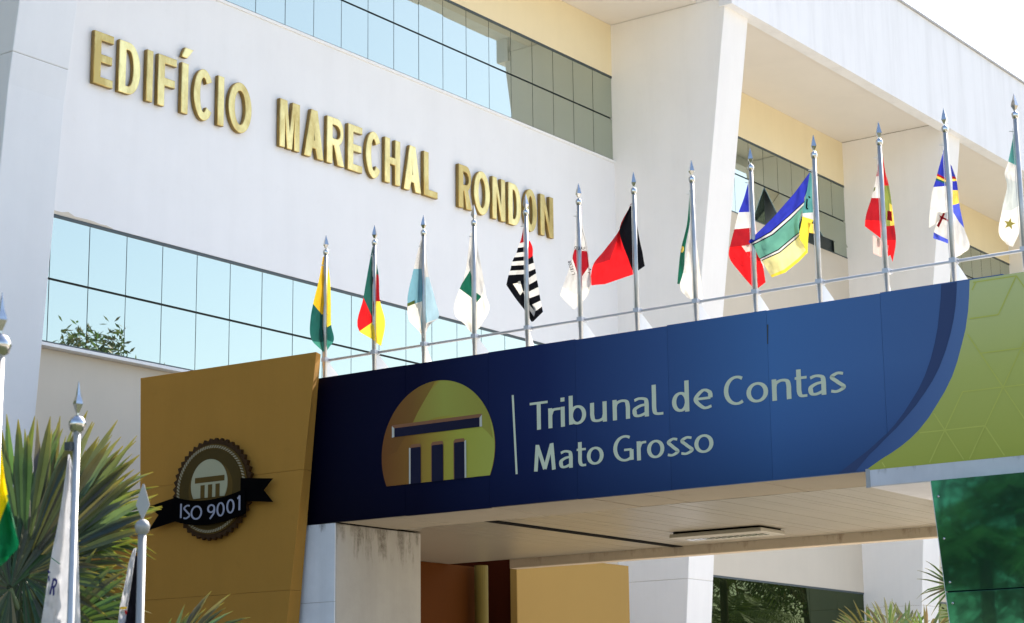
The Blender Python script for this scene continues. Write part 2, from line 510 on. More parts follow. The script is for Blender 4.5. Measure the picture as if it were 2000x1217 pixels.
# ------------------------------------------------------------------ gold letters on the wall
def ell(cx, cy, rx, ry, a0, a1, n=20):
    return [(cx + rx * math.cos(R(a0 + (a1 - a0) * i / n)), cy + ry * math.sin(R(a0 + (a1 - a0) * i / n))) for i in range(n + 1)]
def gold_outline(ch, w):
    t, h = .175, .155
    if ch == 'E': return [[(0, 0), (w, 0), (w, h), (t, h), (t, .43), (w * .94, .43), (w * .94, .59), (t, .59), (t, 1 - h), (w, 1 - h), (w, 1), (0, 1)]]
    if ch == 'F': return [[(0, 0), (t, 0), (t, .41), (w * .92, .41), (w * .92, .57), (t, .57), (t, 1 - h), (w, 1 - h), (w, 1), (0, 1)]]
    if ch == 'L': return [[(0, 0), (w, 0), (w, h), (t, h), (t, 1), (0, 1)]]
    if ch in 'IÍ': return [[(0, 0), (w, 0), (w, 1), (0, 1)]]
    if ch == 'H': return [[(0, 0), (t, 0), (t, .43), (w - t, .43), (w - t, 0), (w, 0), (w, 1), (w - t, 1), (w - t, .59), (t, .59), (t, 1), (0, 1)]]
    if ch == 'N': return [[(0, 0), (t * .92, 0), (t * .92, .66), (w - t * .95, 0), (w, 0), (w, 1), (w - t * .92, 1), (w - t * .92, .34), (t * .95, 1), (0, 1)]]
    if ch == 'M': return [[(0, 0), (t * .9, 0), (t * .9, .72), (w / 2 - t * .42, 0), (w / 2 + t * .42, 0), (w - t * .9, .72), (w - t * .9, 0), (w, 0), (w, 1), (w - t * 1.25, 1), (w / 2, .34), (t * 1.25, 1), (0, 1)]]
    if ch == 'A': return [[(0, 0), (t, 0), (t + .055, .2), (w - t - .055, .2), (w - t, 0), (w, 0), (w / 2 + t * .52, 1), (w / 2 - t * .52, 1)],
                          [(t + .09, .35), (w / 2, .76), (w - t - .09, .35)]]
    if ch == 'O': return [ell(w / 2, .5, w / 2, .515, 0, 351, 39), ell(w / 2, .5, w / 2 - t, .345, 0, 348, 29)]
    if ch == 'D': return [[(0, 0)] + ell(w * .45, .5, w * .55, .5, -90, 90) + [(0, 1)],
                          [(t, h)] + ell(w * .45, .5, w * .55 - t, .5 - h, -90, 90) + [(t, 1 - h)]]
    if ch == 'R': return [[(0, 0), (t, 0), (t, .40), (w * .42, .40), (w - t * 1.1, 0), (w + .02, 0), (w * .74, .43)] + ell(w * .62, .715, w * .36, .285, -60, 90) + [(0, 1)],
                          [(t, .555)] + ell(w * .55, .70, w * .24, .145, -90, 90, 12) + [(t, .845)]]
    if ch == 'C': return [ell(w / 2, .5, w / 2, .515, 36, 324, 34) + ell(w / 2, .5, w / 2 - t, .345, 318, 42, 28)]
def curve_mesh(loops, ext, bev, off=True):
    cu = bpy.data.curves.new('outline', 'CURVE'); cu.dimensions = '2D'; cu.fill_mode = 'BOTH'
    cu.extrude = ext; cu.bevel_depth = bev; cu.offset = -bev if off else 0; cu.bevel_resolution = 1
    for lp in loops:
        s = cu.splines.new('POLY'); s.points.add(len(lp) - 1)
        for p_, q in zip(s.points, lp): p_.co = (q[0], q[1], 0, 1)
        s.use_cyclic_u = True
    o = bpy.data.objects.new('tmp', cu); COL.objects.link(o)
    dg = bpy.context.evaluated_depsgraph_get(); dg.update()
    me = bpy.data.meshes.new_from_object(o.evaluated_get(dg))
    bpy.data.objects.remove(o); bpy.data.curves.remove(cu)
    return me
LET = [('E', 186, 224, 'first letter of the word EDIFÍCIO'), ('D', 235, 277, 'second letter of EDIFÍCIO'), ('I', 289, 301, 'between D and F in EDIFÍCIO'), ('F', 311, 347, 'in EDIFÍCIO'),
       ('Í', 357, 370, 'with an acute accent, between F and C'), ('C', 381, 420, 'in EDIFÍCIO'), ('I', 428, 440, 'between C and O at the end of EDIFÍCIO'), ('O', 449, 494, 'last letter of EDIFÍCIO'),
       ('M', 549, 588, 'first letter of MARECHAL'), ('A', 598, 634, 'second letter of MARECHAL, after M'), ('R', 641, 674, 'third letter of MARECHAL, after A'), ('E', 682, 710, 'in MARECHAL, between R and C'),
       ('C', 717, 748, 'in MARECHAL, between E and H'), ('H', 754, 784, 'in MARECHAL'), ('A', 792, 824, 'in MARECHAL, between H and L'), ('L', 830, 857, 'last letter of MARECHAL'),
       ('R', 898, 923, 'first letter of RONDON'), ('O', 928, 959, 'second letter of RONDON, after R'), ('N', 964, 989, 'in RONDON, between O and D'), ('D', 995, 1020, 'in RONDON, partly behind a flagpole tip'),
       ('O', 1026, 1051, 'fifth letter of RONDON, behind a flagpole'), ('N', 1058, 1083, 'last letter of RONDON')]
YL = 20.86
ZB, ZH = 10.985, .80
for ch, a, b_, where in LET:
    if where.startswith("between C and O"): where = "between C and O of EDIFÍCIO"
    ym = 110 + (a - 200) * .345
    X0 = aty(a, ym, YL).x; X1 = aty(b_, ym + 12, YL).x
    me = curve_mesh(gold_outline(ch, (X1 - X0) / ZH), .028, .011, ch != 'A')
    me.transform(Matrix.Scale(ZH, 4, (1, 0, 0)) @ Matrix.Scale(ZH, 4, (0, 1, 0)))
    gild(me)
    o = put('sign_letter', me); o.location = (X0, YL + .06, ZB); o.rotation_euler = (R(90), 0, 0)
    tag(o, 'raised gold letter %s %s on the white wall' % (ch, where), 'letter', 'gold letters on the facade')
    if ch == 'Í':
        wd = X1 - X0
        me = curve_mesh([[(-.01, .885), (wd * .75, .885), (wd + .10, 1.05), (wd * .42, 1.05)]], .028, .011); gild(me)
        put('accent', me, o)

# ------------------------------------------------------------------ entrance canopy
cp = empty('entrance_canopy', (21, 11, 0))
tag(cp, 'flat entrance canopy with slatted ceiling on a stained white pillar', 'canopy')
def cpart(mb, name, mat, bevel=0, label=None):
    o = mb.build(name, mat, cp, bevel=bevel); o.location = -cp.location
    if label: o['label'] = label
    return o
YR = 2.0
cpart(MB().box(18.42, 24.0, YR, 15.88, 4.46, 5.92), 'roof_slab', ROOF)
cpart(MB().box(18.42, 23.0, 15.885, 18.9, 4.46, 5.92), 'roof_slab', ROOF)
cpart(MB().box(18.352, 20.0, 15.89, 17.6, 0, 4.245), 'pillar', PILLAR, .015)
for za, zb in ((0, 3.30), (3.305, 4.245)):
    cpart(MB().box(18.338, 18.350, 15.895, 17.6, za, zb), 'pillar_lit_side', stained('stained_lit_white', (.74, .75, .78), 4.25, (.07, .06, .05)))  # sky-lit side of the pillar, its light put into a paler colour
cuts = [15.885, 15.05, 13.55, 12.25, 11.6, 10.1, 8.82]
for a, b_ in zip(cuts, cuts[1:]):
    cpart(MB().box(18.40, 19.505, b_ + .010, a - .010, 4.255 + random.uniform(-.003, .003), 4.269), 'edge_slab', CONC, .006)
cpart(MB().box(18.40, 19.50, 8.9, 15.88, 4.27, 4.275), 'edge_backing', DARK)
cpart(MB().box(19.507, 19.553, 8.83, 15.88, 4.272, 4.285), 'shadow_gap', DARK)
cpart(MB().box(18.338, 20.9, YR, 8.82, 4.085, 4.27), 'dropped_beam', BEAMW, .012, 'white weathered beam under the green end of the sign')
cpart(MB().box(18.33, 18.337, 8.80, 8.845, 4.08, 4.27), 'flashing', GSTEEL)
cpart(MB().box(23.93, 24.12, YR, 17.35, 4.13, 4.46), 'back_beam', stained('stained_back_beam', (.50, .42, .32), 4.28, (.20, .13, .08)), .01)
# ceiling strips run from front to back, the dark of one slot laid in as a flush black strip
smesh = None
y = 8.9
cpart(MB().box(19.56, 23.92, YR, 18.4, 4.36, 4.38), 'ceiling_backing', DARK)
ys = []
y = YR + .05
while y < 18.45: ys.append(y); y += .1
smesh = MB().box(-2.18, 2.18, -.0485, .0485, -.012, .012).mesh('ceiling_strip', STRIP)
for y in ys:
    if 14.40 < y < 14.50: continue
    if y > 15.9: 
        o = put('ceiling_strip', smesh, cp, Vector((21.97, y, 4.275)) - cp.location); o.scale = (.894, 1, 1)
        continue
    o = put('ceiling_strip', smesh, cp, Vector((21.74, y + random.uniform(-.002, .002), 4.275 + random.uniform(-.0015, .0015))) - cp.location)
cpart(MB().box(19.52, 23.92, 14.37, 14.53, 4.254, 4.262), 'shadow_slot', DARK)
lt = cpart(MB().box(22.22, 22.86, 12.2, 13.55, 4.185, 4.238), 'ceiling_light', plain('light_housing', (.33, .30, .24), .4), .01)
o = put('light_gap_shade', MB().box(22.26, 22.82, 12.24, 13.51, 4.239, 4.262).mesh('light_gap_shade', DARK), lt)  # black filler stands for the shade between light and ceiling
dm = MB()
for k in range(13): dm.box(22.45, 22.63, 12.30 + k * .09, 12.36 + k * .09, 4.178, 4.1845)
put('louvre', dm.mesh('louvre', CHROME), lt)

# walls seen below the canopy
def lone(mb, name, mat, label, cat, bevel=0):
    o = mb.build(name, mat, None, bevel=bevel); return tag(o, label, cat)
lone(MB().box(21.6, 24.6, 18.45, 18.7, 0, 4.26), 'lobby_wall', BROWN, 'orange wall with deep shade painted in, under the canopy behind the white pillar', 'wall')
lone(MB().box(25.14, 25.4, 18.20, 20.8, 0, 4.6), 'lobby_wall', stucco('canopy_shade_brown', (.036, .006, .0012), spec=.06), 'brown wall with canopy shade painted in, between the mustard column and the yellow wall', 'wall')  # canopy shade put into the brown
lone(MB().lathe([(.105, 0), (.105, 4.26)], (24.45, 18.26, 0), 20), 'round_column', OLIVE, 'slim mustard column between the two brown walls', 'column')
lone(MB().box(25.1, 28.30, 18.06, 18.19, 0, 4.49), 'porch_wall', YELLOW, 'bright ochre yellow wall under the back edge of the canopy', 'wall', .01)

# ------------------------------------------------------------------ ochre wall with the seal
ow = empty('ochre_wall', (18.2, 17.5, 0)); tag(ow, 'tall ochre wall with slanted right edge carrying the round seal', 'wall')
def ochre_y(z, side):      # left edge, front right edge, back right edge
    return {'l': 18.77 + z * .0535, 'f': 16.77 - z * .1155, 'b': 16.70 - z * .0955}[side]
def ochre_x(z): return 18.02 + z * .0175
def ochre_part(z0, z1, name, mat, inset=0):
    mb = MB()
    zt = lambda z, side: z + (.03 if z > 6.3 and side == 'l' else 0)
    v = []
    for z in (z0, z1):
        v += [(ochre_x(z) + inset, ochre_y(z, 'l') - inset, zt(z, 'l')), (ochre_x(z) + inset, ochre_y(z, 'f') + inset, z), (18.28 - inset, ochre_y(z, 'b') + inset, z), (18.28 - inset, ochre_y(z, 'l') - inset, zt(z, 'l'))]
    mb.v = v; mb.f = [(0, 1, 2, 3), (7, 6, 5, 4), (0, 4, 5, 1), (1, 5, 6, 2), (2, 6, 7, 3), (3, 7, 4, 0)]; mb.m = [0] * 6
    o = mb.build(name, mat, ow, bevel=.006 if not inset else 0); o.location = -ow.location
for za, zb in ((0, 2.1495), (2.1505, 3.4495), (3.4505, 4.8995), (4.9005, 6.34)): ochre_part(za, zb, 'cladding_sheet', ORANGE)
ochre_part(.1, 6.25, 'core', FRAME, .012)
lone(MB().box(18.3, 18.6, 18.9, 21.0, 0, 4.62), 'low_wall', ORANGE, 'lower ochre wall behind the palm, left of the tall ochre wall', 'wall', .01)

# ------------------------------------------------------------------ stroke lettering for the print
XH, ASC = .70, 1.045
def smooth(pts, n=6):
    if len(pts) < 3: return pts
    out = []
    P = [Vector(p) for p in pts]
    for i in range(len(P) - 1):
        p0, p1, p2, p3 = P[max(i - 1, 0)], P[i], P[i + 1], P[min(i + 2, len(P) - 1)]
        for k in range(n):
            t = k / n
            out.append(.5 * ((2 * p1) + (p2 - p0) * t + (2 * p0 - 5 * p1 + 4 * p2 - p3) * t * t + (3 * p1 - p0 - 3 * p2 + p3) * t ** 3))
    out.append(P[-1])
    return [(v.x, v.y) for v in out]
def glyph(ch, w, sw):
    a, b_ = sw / 2, w - sw / 2; mid = w / 2; x = XH; e = sw * .36
    if ch == 'T': return [[(0, 1 - e), (w, 1 - e)], [(mid, 1 - e), (mid, 0)]]
    if ch == 'r': return [[(a, 0), (a, x)], smooth([(a, .44), (a + .07, .58), (a + .17, x - e), (w, x - e * .9)])]
    if ch == 'i': return [[(mid, 0), (mid, x)], [(mid, .88), (mid, 1.02)]]
    if ch == 'b': return [[(a, .04), (a, ASC)], ell(mid, x / 2, mid - a, x / 2 - e, 165, -168, 26)]
    if ch == 'd': return [[(b_, 0), (b_, ASC)], ell(mid, x / 2, mid - a, x / 2 - e, 12, 345, 26)]
    if ch == 'u': return [smooth([(a, x), (a, .45), (a, .26), (a + .06, .10), (mid - .01, e), (b_ - .07, .12), (b_, .26)], 6), [(b_, x), (b_, 0)]]
    if ch == 'n': return [[(a, 0), (a, x)], smooth([(a, .44), (a + .07, .57), (mid + .01, x - e), (b_ - .06, .60), (b_, .44), (b_, .22), (b_, 0)], 6)]
    if ch == 'a': return [smooth([(a + .0, .59), (mid - .04, x - e), (b_ - .05, .59), (b_, .44), (b_, .2), (b_, 0)], 6), smooth([(b_, .41), (mid, .39), (a + .03, .30), (a, .19), (a + .05, .08), (mid - .04, e * .9), (b_ - .05, .12), (b_, .19)], 7)]
    if ch == 'l': return [smooth([(a, ASC), (a, .6), (a, .2), (a + .09, .06), (w, .045)], 6)]
    if ch == 'e': return [[(a, .37), (b_, .37)], smooth([(b_, .37), (b_ - .03, .56), (mid, x - e), (a, .36), (mid + .02, e), (b_ + .03, .09)], 8)]
    if ch == 'C': return [ell(mid + .08, .5, w * .5 + .0, .5 - e, 58, 302, 26)]
    if ch == 'G': return [ell(mid + .06, .5, w * .5, .5 - e, 60, 300, 26), [(b_, .05), (b_, .44)], [(mid + .02, .44), (b_, .44)]]
    if ch == 'o': return [ell(mid, x / 2, mid - a, x / 2 - e, 0, 360, 26)]
    if ch in 'O0': return [ell(mid, .5, mid - a, .5 - e, 0, 360, 28)]
    if ch == 't': return [smooth([(a + .06, .92), (a + .06, .5), (a + .06, .2), (a + .14, .06), (w, .05)], 6), [(0, x - e), (w, x - e)]]
    if ch == 's': return [smooth([(b_, .61), (mid, x - e), (a + .02, .53), (mid, .36), (b_, .18), (mid - .02, e), (a - .03, .09)], 8)]
    if ch == 'S': return [smooth([(b_, .91), (mid, 1 - e), (a + .02, .77), (mid, .52), (b_, .25), (mid - .02, e), (a - .03, .10)], 8)]
    if ch == 'M': return [[(a, 0), (a + .09, 1)], [(a + .09, .97), (mid, .06)], [(mid, .06), (b_ - .09, .97)], [(b_ - .09, 1), (b_, 0)]]
    if ch == 'I': return [[(mid, 0), (mid, 1)]]
    if ch == '9': return [ell(mid, .69, mid - a, .31 - e, 0, 360, 24), smooth([(b_, .69), (b_ - .02, .40), (mid + .04, .12), (mid - .12, 0)], 6)]
    if ch == '1': return [[(mid - .17, .80), (mid + .0, .93), (mid + .04, 1.0)], [(mid + .03, 1), (mid + .03, 0)]]
    if ch == 'R': return [[(a, 0), (a, 1)], smooth([(a, 1 - e), (mid + .05, 1 - e), (b_, .76), (mid + .05, .5), (a, .48)], 6), [(mid, .48), (b_, 0)]]
    if ch == 'E': return [[(a, 0), (a, 1)], [(a, 1 - e), (w, 1 - e)], [(a, .52), (w, .52)], [(a, e), (w, e)]]
    if ch == 'U': return [smooth([(a, 1), (a, .4), (a + .08, .1), (mid, e), (b_ - .08, .1), (b_, .4), (b_, 1)], 5)]
    if ch == 'B': return [[(a, 0), (a, 1)], smooth([(a, 1 - e), (b_, .78), (a, .53)], 6), smooth([(a, .53), (b_, .28), (a, e)], 6)]
    if ch == 'A': return [[(a, 0), (mid, 1)], [(mid, 1), (b_, 0)], [(a + .12, .35), (b_ - .12, .35)]]
    if ch == 'L': return [[(a, 1), (a, 0)], [(a, e), (w, e)]]
    if ch == 'Q': return [ell(mid, .5, mid - a, .5 - e, 0, 360, 24), [(mid, .2), (b_, -.1)]]
    return []
def ribbon(mb, pts, wv, wh, place, lift, mi=0):
    """flat stroke of a broad pen; place(x,z,lift) -> 3D"""
    P = [Vector(p) for p in pts]; n = len(P); L = []; Rr = []
    closed = (P[0] - P[-1]).length < 1e-4
    for i in range(n):
        if closed: d = P[(i + 1) % (n - 1)] - P[(i - 1) % (n - 1)]
        else: d = P[min(i + 1, n - 1)] - P[max(i - 1, 0)]
        d.normalize()
        wd = math.sqrt((wv * d.y) ** 2 + (wh * d.x) ** 2) / 2
        nn = Vector((-d.y, d.x)) * wd
        L.append(P[i] + nn); Rr.append(P[i] - nn)
    for i in range(n - 1):
        mb.quad([place(L[i].x, L[i].y, lift), place(L[i + 1].x, L[i + 1].y, lift), place(Rr[i + 1].x, Rr[i + 1].y, lift), place(Rr[i].x, Rr[i].y, lift)], mi)

# ------------------------------------------------------------------ the sign on the canopy edge
sg = empty('sign_board', (18.34, 11, 4.25))
tag(sg, 'long blue and green sign board reading Tribunal de Contas Mato Grosso', 'sign')
def spart(mb, name, mat, bevel=0, label=None, parent=None):
    o = mb.build(name, mat, parent or sg, bevel=bevel)
    if not parent: o.location = -sg.location
    if label: o['label'] = label
    return o
XS = 18.34
edges = [16.34, 14.80, 13.57, 12.35, 11.135, 9.905, 8.59, 7.27, 6.0, 4.7, 3.4, 2.1]
for a, b_ in zip(edges, edges[1:]):
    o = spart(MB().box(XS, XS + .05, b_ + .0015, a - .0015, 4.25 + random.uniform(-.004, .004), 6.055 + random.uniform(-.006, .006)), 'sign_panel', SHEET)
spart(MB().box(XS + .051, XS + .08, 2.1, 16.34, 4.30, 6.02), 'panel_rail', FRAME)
def sh(poly, lift, name, mat, label=None):
    mb = MB(); mb.quad([(XS - lift, y, z) for y, z in poly]); return spart(mb, name, mat, 0, label)
def pxpoly(pts): return [(v.y, v.z) for v in (atx(x, y, XS) for x, y in pts)]
out_px = [(1894, 547), (1893, 580), (1891, 608.5), (1886, 643), (1878.5, 673.6), (1870, 706), (1860, 735), (1846, 764), (1831, 789), (1814, 816), (1795, 840), (1778, 857), (1759, 872.5), (1741, 885), (1723, 896), (1690, 915)]
do_px = [(1600 + a * .36166, 500 + c_ * .36166) for a, c_ in [(743, 138), (742, 200), (737, 270), (727, 340), (710, 420), (684, 510), (650, 600), (612, 675), (570, 740), (522, 808), (470, 870), (417, 930), (360, 985), (315, 1032), (270, 1075), (195, 1150)]]
di_px = [(1600 + a * .36166, 500 + c_ * .36166) for a, c_ in [(660, 155), (657, 230), (650, 300), (641, 385), (625, 470), (602, 560), (570, 650), (538, 718), (500, 780), (458, 846), (410, 910), (368, 957), (320, 1000), (272, 1044), (220, 1085), (105, 1160)]]
o_, d1, d2 = pxpoly(out_px), pxpoly(do_px), pxpoly(di_px)
def clampz(pts):
    pts = [(y, min(z, 6.048)) for y, z in pts]
    pts[0] = (pts[0][0], 6.048); pts[-1] = (pts[-1][0], 4.257)
    return pts
o_, d1, d2 = clampz(o_), clampz(d1), clampz(d2)
mb = MB()
for i in range(len(o_) - 1):
    mb.quad([(XS - .002, *d1[i]), (XS - .002, *o_[i]), (XS - .002, *o_[i + 1]), (XS - .002, *d1[i + 1])])
spart(mb, 'blue_arc', EDGEB)
mb = MB()
for i in range(len(d1) - 1):
    mb.quad([(XS - .004, *d2[i]), (XS - .004, *d1[i]), (XS - .004, *d1[i + 1]), (XS - .004, *d2[i + 1])])
spart(mb, 'dark_arc', BANDBLUE)
mb = MB()
for i in range(len(o_) - 1):
    mb.quad([(XS - .003, *o_[i]), (XS - .003, 2.1, o_[i][1]), (XS - .003, 2.1, o_[i + 1][1]), (XS - .003, *o_[i + 1])])
spart(mb, 'green_field', LIME, 0, 'lime green end of the sign with a pale honeycomb of lines')
# pale lines on the green field, an irregular cube pattern
def yedge(z):
    for (ya, za), (yb, zb) in zip(o_, o_[1:]):
        if zb <= z <= za: return ya + (yb - ya) * (za - z) / (za - zb + 1e-9)
    return o_[-1][0]
mb = MB()
zz = lambda a, c_: tuple(pxpoly([(1600 + a * .36166, 500 + c_ * .36166)])[0])
segs = [0]
hx = .42
def seg(p, q):
    n_ = 14; segs[0] += 1; lf = XS - .005 - .00025 * (segs[0] % 12)
    for k in range(n_):
        a = Vector(p).lerp(Vector(q), k / n_); b2 = Vector(p).lerp(Vector(q), (k + 1) / n_)
        for v in (a, b2):
            if not (4.27 < v.y < 6.04) or v.x > yedge(v.y) - .02 or v.x < 2.2: break
        else:
            d = (b2 - a).normalized(); nn = Vector((-d.y, d.x)) * .0065
            mb.quad([(lf, *(a + nn)), (lf, *(b2 + nn)), (lf, *(b2 - nn)), (lf, *(a - nn))])
for i in range(-2, 16):
    for j in range(-1, 6):
        c0 = Vector((8.6 - i * hx + (j % 2) * hx / 2, 4.22 + j * .36))
        c1 = c0 + Vector((-hx * .5, .36)); c2 = c0 + Vector((hx * .5, .36)); c3 = c0 + Vector((-hx, 0))
        if (i * 2 + j) % 3 != 0: seg(c0, c1)
        if (i + j) % 3 != 1: seg(c0, c2)
        if (i + j * 2) % 3 != 2: seg(c0, c3)
spart(mb, 'line_pattern', RUB)
# round logo with a temple in it
LC, LR, LB = (14.319, 4.968), .841, 4.62
a0 = math.degrees(math.asin((LB - LC[1]) / LR))
arc = ell(LC[0], LC[1], LR, LR, a0, 180 - a0, 60)
lg = sh(arc, .010, 'logo', LOGO, 'golden half sun logo with a temple cut out of it')
mb = MB(); 
for (p_, q) in zip(arc, arc[1:] + arc[:1]): mb.quad([(XS - .0099, *p_), (XS - .0099, *q), (XS - .001, *q), (XS - .001, *p_)])
o = mb.build('logo_edge', ORTRIM, lg)
def lay(poly, lift, name, mat):
    mb = MB(); mb.quad([(XS - lift, y, z) for y, z in poly]); return mb.build(name, mat, lg)
dk = [q for q in ell(LC[0], LC[1], LR - .003, LR - .003, 92, 0, 30)[::-1]] + [(14.345, 5.80), (14.42, 5.70), (14.60, 5.47), (14.79, 5.20), (14.93, 5.02)]
lay([q for q in dk if q[1] >= 4.96][::1], .012, 'dark_facet', LOGOD)
up = ell(LC[0], 4.35, .98, .99, 20, 140, 40)
dome = [q for q in ell(LC[0], LC[1], LR - .004, LR - .004, 158, 93, 24)] + [(14.42, 5.70), (14.60, 5.47), (14.70, 5.31)] + [q for q in ell(14.22, 4.40, .95, .975, 62, 150, 24) if (q[0] - LC[0]) ** 2 + (q[1] - LC[1]) ** 2 < (LR - .006) ** 2]
lay(dome, .0115, 'dome_facet', LOGOT)
lay([(14.998, 5.205), (14.998, 5.345), (13.655, 5.345), (13.655, 5.195)], .014, 'beam_trim', ORTRIM)
lay([(14.998, 5.195), (14.998, 5.335), (14.955, 5.30), (14.955, 5.20)], .0155, 'trim_highlight', WTRIM)
lay([(13.69, 5.195), (13.69, 5.30), (13.655, 5.335), (13.655, 5.195)], .0155, 'trim_highlight', WTRIM)
lay([(14.960, 5.198), (14.960, 5.305), (13.692, 5.305), (13.692, 5.195)], .017, 'temple_beam', NAVY)
for l, r_ in ((14.709, 14.56), (14.394, 14.226), (14.062, 13.913)):
    lay([(l + .012, LB - .002), (l + .012, 5.06), (l - .01, 5.085), (r_ + .01, 5.085), (r_ - .003, 5.06), (r_ - .003, LB - .002)], .014, 'column_trim', ORTRIM)
    lay([(l, LB - .004), (l, 5.035), (l - .012, 5.045), (r_ + .012, 5.045), (r_, 5.035), (r_, LB - .004)], .017, 'temple_column', NAVY)
lay([(14.735, LB), (14.735, 5.05), (14.712, 5.04), (14.712, LB)], .0185, 'trim_highlight', WTRIM)
lay([(13.91, LB), (13.91, 5.05), (13.885, 5.06), (13.885, LB)], .0185, 'trim_highlight', WTRIM)
sh([(13.235, 5.515), (13.207, 5.515), (13.165, 4.60), (13.193, 4.60)], .004, 'dividing_line', TEXTC)
L1 = [('T', 12.983, 12.735), ('r', 12.728, 12.560), ('i', 12.562, 12.500), ('b', 12.446, 12.214), ('u', 12.160, 11.940), ('n', 11.862, 11.636), ('a', 11.603, 11.392), ('l', 11.350, 11.209),
      ('d', 11.096, 10.880), ('e', 10.825, 10.588), ('C', 10.448, 10.188), ('o', 10.177, 9.917), ('n', 9.871, 9.646), ('t', 9.600, 9.461), ('a', 9.448, 9.243), ('s', 9.204, 9.016)]
L2 = [('M', 12.937, 12.637), ('a', 12.591, 12.407), ('t', 12.350, 12.228), ('o', 12.216, 11.993), ('G', 11.859, 11.603), ('r', 11.560, 11.437), ('o', 11.430, 11.209), ('s', 11.183, 11.019), ('s', 11.013, 10.840), ('o', 10.832, 10.596)]
for line, z0, H in ((L1, 5.078, .325), (L2, 4.606, .300)):
    li = 0
    for ch, ya, yb in line:
        mb = MB()
        sw = .168
        wd = (ya - yb) / H
        for st in glyph(ch, wd, sw):
            li += 1
            ribbon(mb, st, sw, .085, lambda x_, z_, l_: (XS - l_, ya - x_ * H, z0 + z_ * H), .004 + (li % 5) * .0004)
        spart(mb, 'letter', TEXTC)

# small dark scratch on a panel
mb = MB(); mb.quad([(XS - .003, *q) for q in pxpoly([(1498, 634), (1501, 634), (1500.5, 672), (1498.5, 672)])]); spart(mb, 'scratch', FRAME)

# ------------------------------------------------------------------ round seal on the ochre wall
SX = 17.99
sl = empty('seal_sign', (SX + .06, 17.64, 4.77))
tag(sl, 'round serrated ISO 9001 seal with a black ribbon on the ochre wall', 'sign')
GOLDP = plain('seal_gold', (.055, .034, .005), .6, 0, .1, 6, spec=.15)
GOLDR = plain('seal_ring', (.095, .055, .009), .6, 0, .1, 6, spec=.15)
SERR = plain('seal_teeth', (.036, .015, .003), .6, 0, .1, 6, spec=.15)
CREAMP = plain('seal_cream', (.34, .33, .21), .5, 0, .03)
ROPE = plain('seal_rope', (.30, .26, .17), .5, 0, .05)
def disc(r0, n_, x0, x1, teeth=0):
    pts = []
    N = teeth * 2 if teeth else n_
    for k in range(N):
        a = 2 * PI * k / N
        r_ = r0 * (1 if (not teeth or k % 2) else .935)
        pts.append((r_ * 1.07 * math.cos(a), r_ * math.sin(a)))
    return MB().prism(pts, 0, x0, x1)
disc(.645, 0, -.05, 0, 44).build('serrated_disc', SERR, sl)
disc(.565, 64, -.066, -.051).build('gold_disc', GOLDR, sl)
disc(.50, 64, -.072, -.0665).build('inner_disc', GOLDP, sl)
disc(.355, 48, -.0745, -.0725).build('inner_ring', GOLDR, sl)
rp = MB()
for k in range(84):
    a = 2 * PI * k / 84
    r1, r2 = .515, .548; da = .045
    q = [(r1 * 1.07 * math.cos(a), r1 * math.sin(a)), (r1 * 1.07 * math.cos(a + .035), r1 * math.sin(a + .035)), (r2 * 1.07 * math.cos(a + .035 + da), r2 * math.sin(a + .035 + da)), (r2 * 1.07 * math.cos(a + da), r2 * math.sin(a + da))]
    rp.prism(q, 0, -.078, -.067)
rp.build('rope_ring', ROPE, sl)
a0 = -32
lo = MB().prism(ell(0.02, .06, .315, .315, a0, 180 - a0, 40), 0, -.081, -.075).build('seal_logo', CREAMP, sl)
zb = .06 + .315 * math.sin(R(a0))
MB().prism([(.265, .085), (.265, .155), (-.245, .155), (-.245, .085)], 0, -.0835, -.0812).build('temple_beam', GOLDR, lo)
for l in (.165, .035, -.095):
    MB().prism([(l, zb - .003), (l, .055), (l - .072, .055), (l - .072, zb - .003)], 0, -.0835, -.0812).build('temple_column', GOLDR, lo)
# ribbon: curved front and two forked tails
def rib_z(y): return -.30 + .10 * (y / .62) ** 2
mb = MB(); N = 16
for k in range(N):
    ya, yb = .62 - 1.24 * k / N, .62 - 1.24 * (k + 1) / N
    xa, xb = -.15 + .05 * (ya / .62) ** 2, -.15 + .05 * (yb / .62) ** 2
    for s_ in (0,):
        A = [(xa, ya, rib_z(ya) + .15), (xb, yb, rib_z(yb) + .15), (xb, yb, rib_z(yb) - .155), (xa, ya, rib_z(ya) - .155)]
        Bk = [(x_ + .02, y_, z_) for x_, y_, z_ in A]
        mb.quad(A); mb.quad(Bk[::-1]); mb.quad([A[0], Bk[0], Bk[1], A[1]]); mb.quad([A[3], A[2], Bk[2], Bk[3]])
rb = mb.build('ribbon', BLACK, sl)
MB().prism([(.60, -.06), (1.09, -.14), (.90, -.26), (1.07, -.44), (.60, -.36)], 0, -.082, -.068).build('ribbon_tail', BLACK, sl)
MB().prism([(-.52, .09), (-1.05, .04), (-.90, -.09), (-1.06, -.25), (-.52, -.19)], 0, -.082, -.068).build('ribbon_tail', BLACK, sl)
li = 0
TX = [('I', .48, .42), ('S', .40, .27), ('O', .255, .055), ('9', -.03, -.17), ('0', -.185, -.325), ('0', -.34, -.48), ('1', -.48, -.60)]
for ch, ya, yb in TX:
    H = .18
    mb = MB()
    for st in glyph(ch, (ya - yb) / H, .17):
        li += 1
        ym = (ya + yb) / 2
        ribbon(mb, st, .17, .11, lambda x_, z_, l_: (-.154 + .05 * (ym / .62) ** 2 - l_, ya - x_ * H, rib_z(ym) - .09 + z_ * H), .004 + (li % 4) * .0005)
    mb.build('letter', BLACKP, rb)

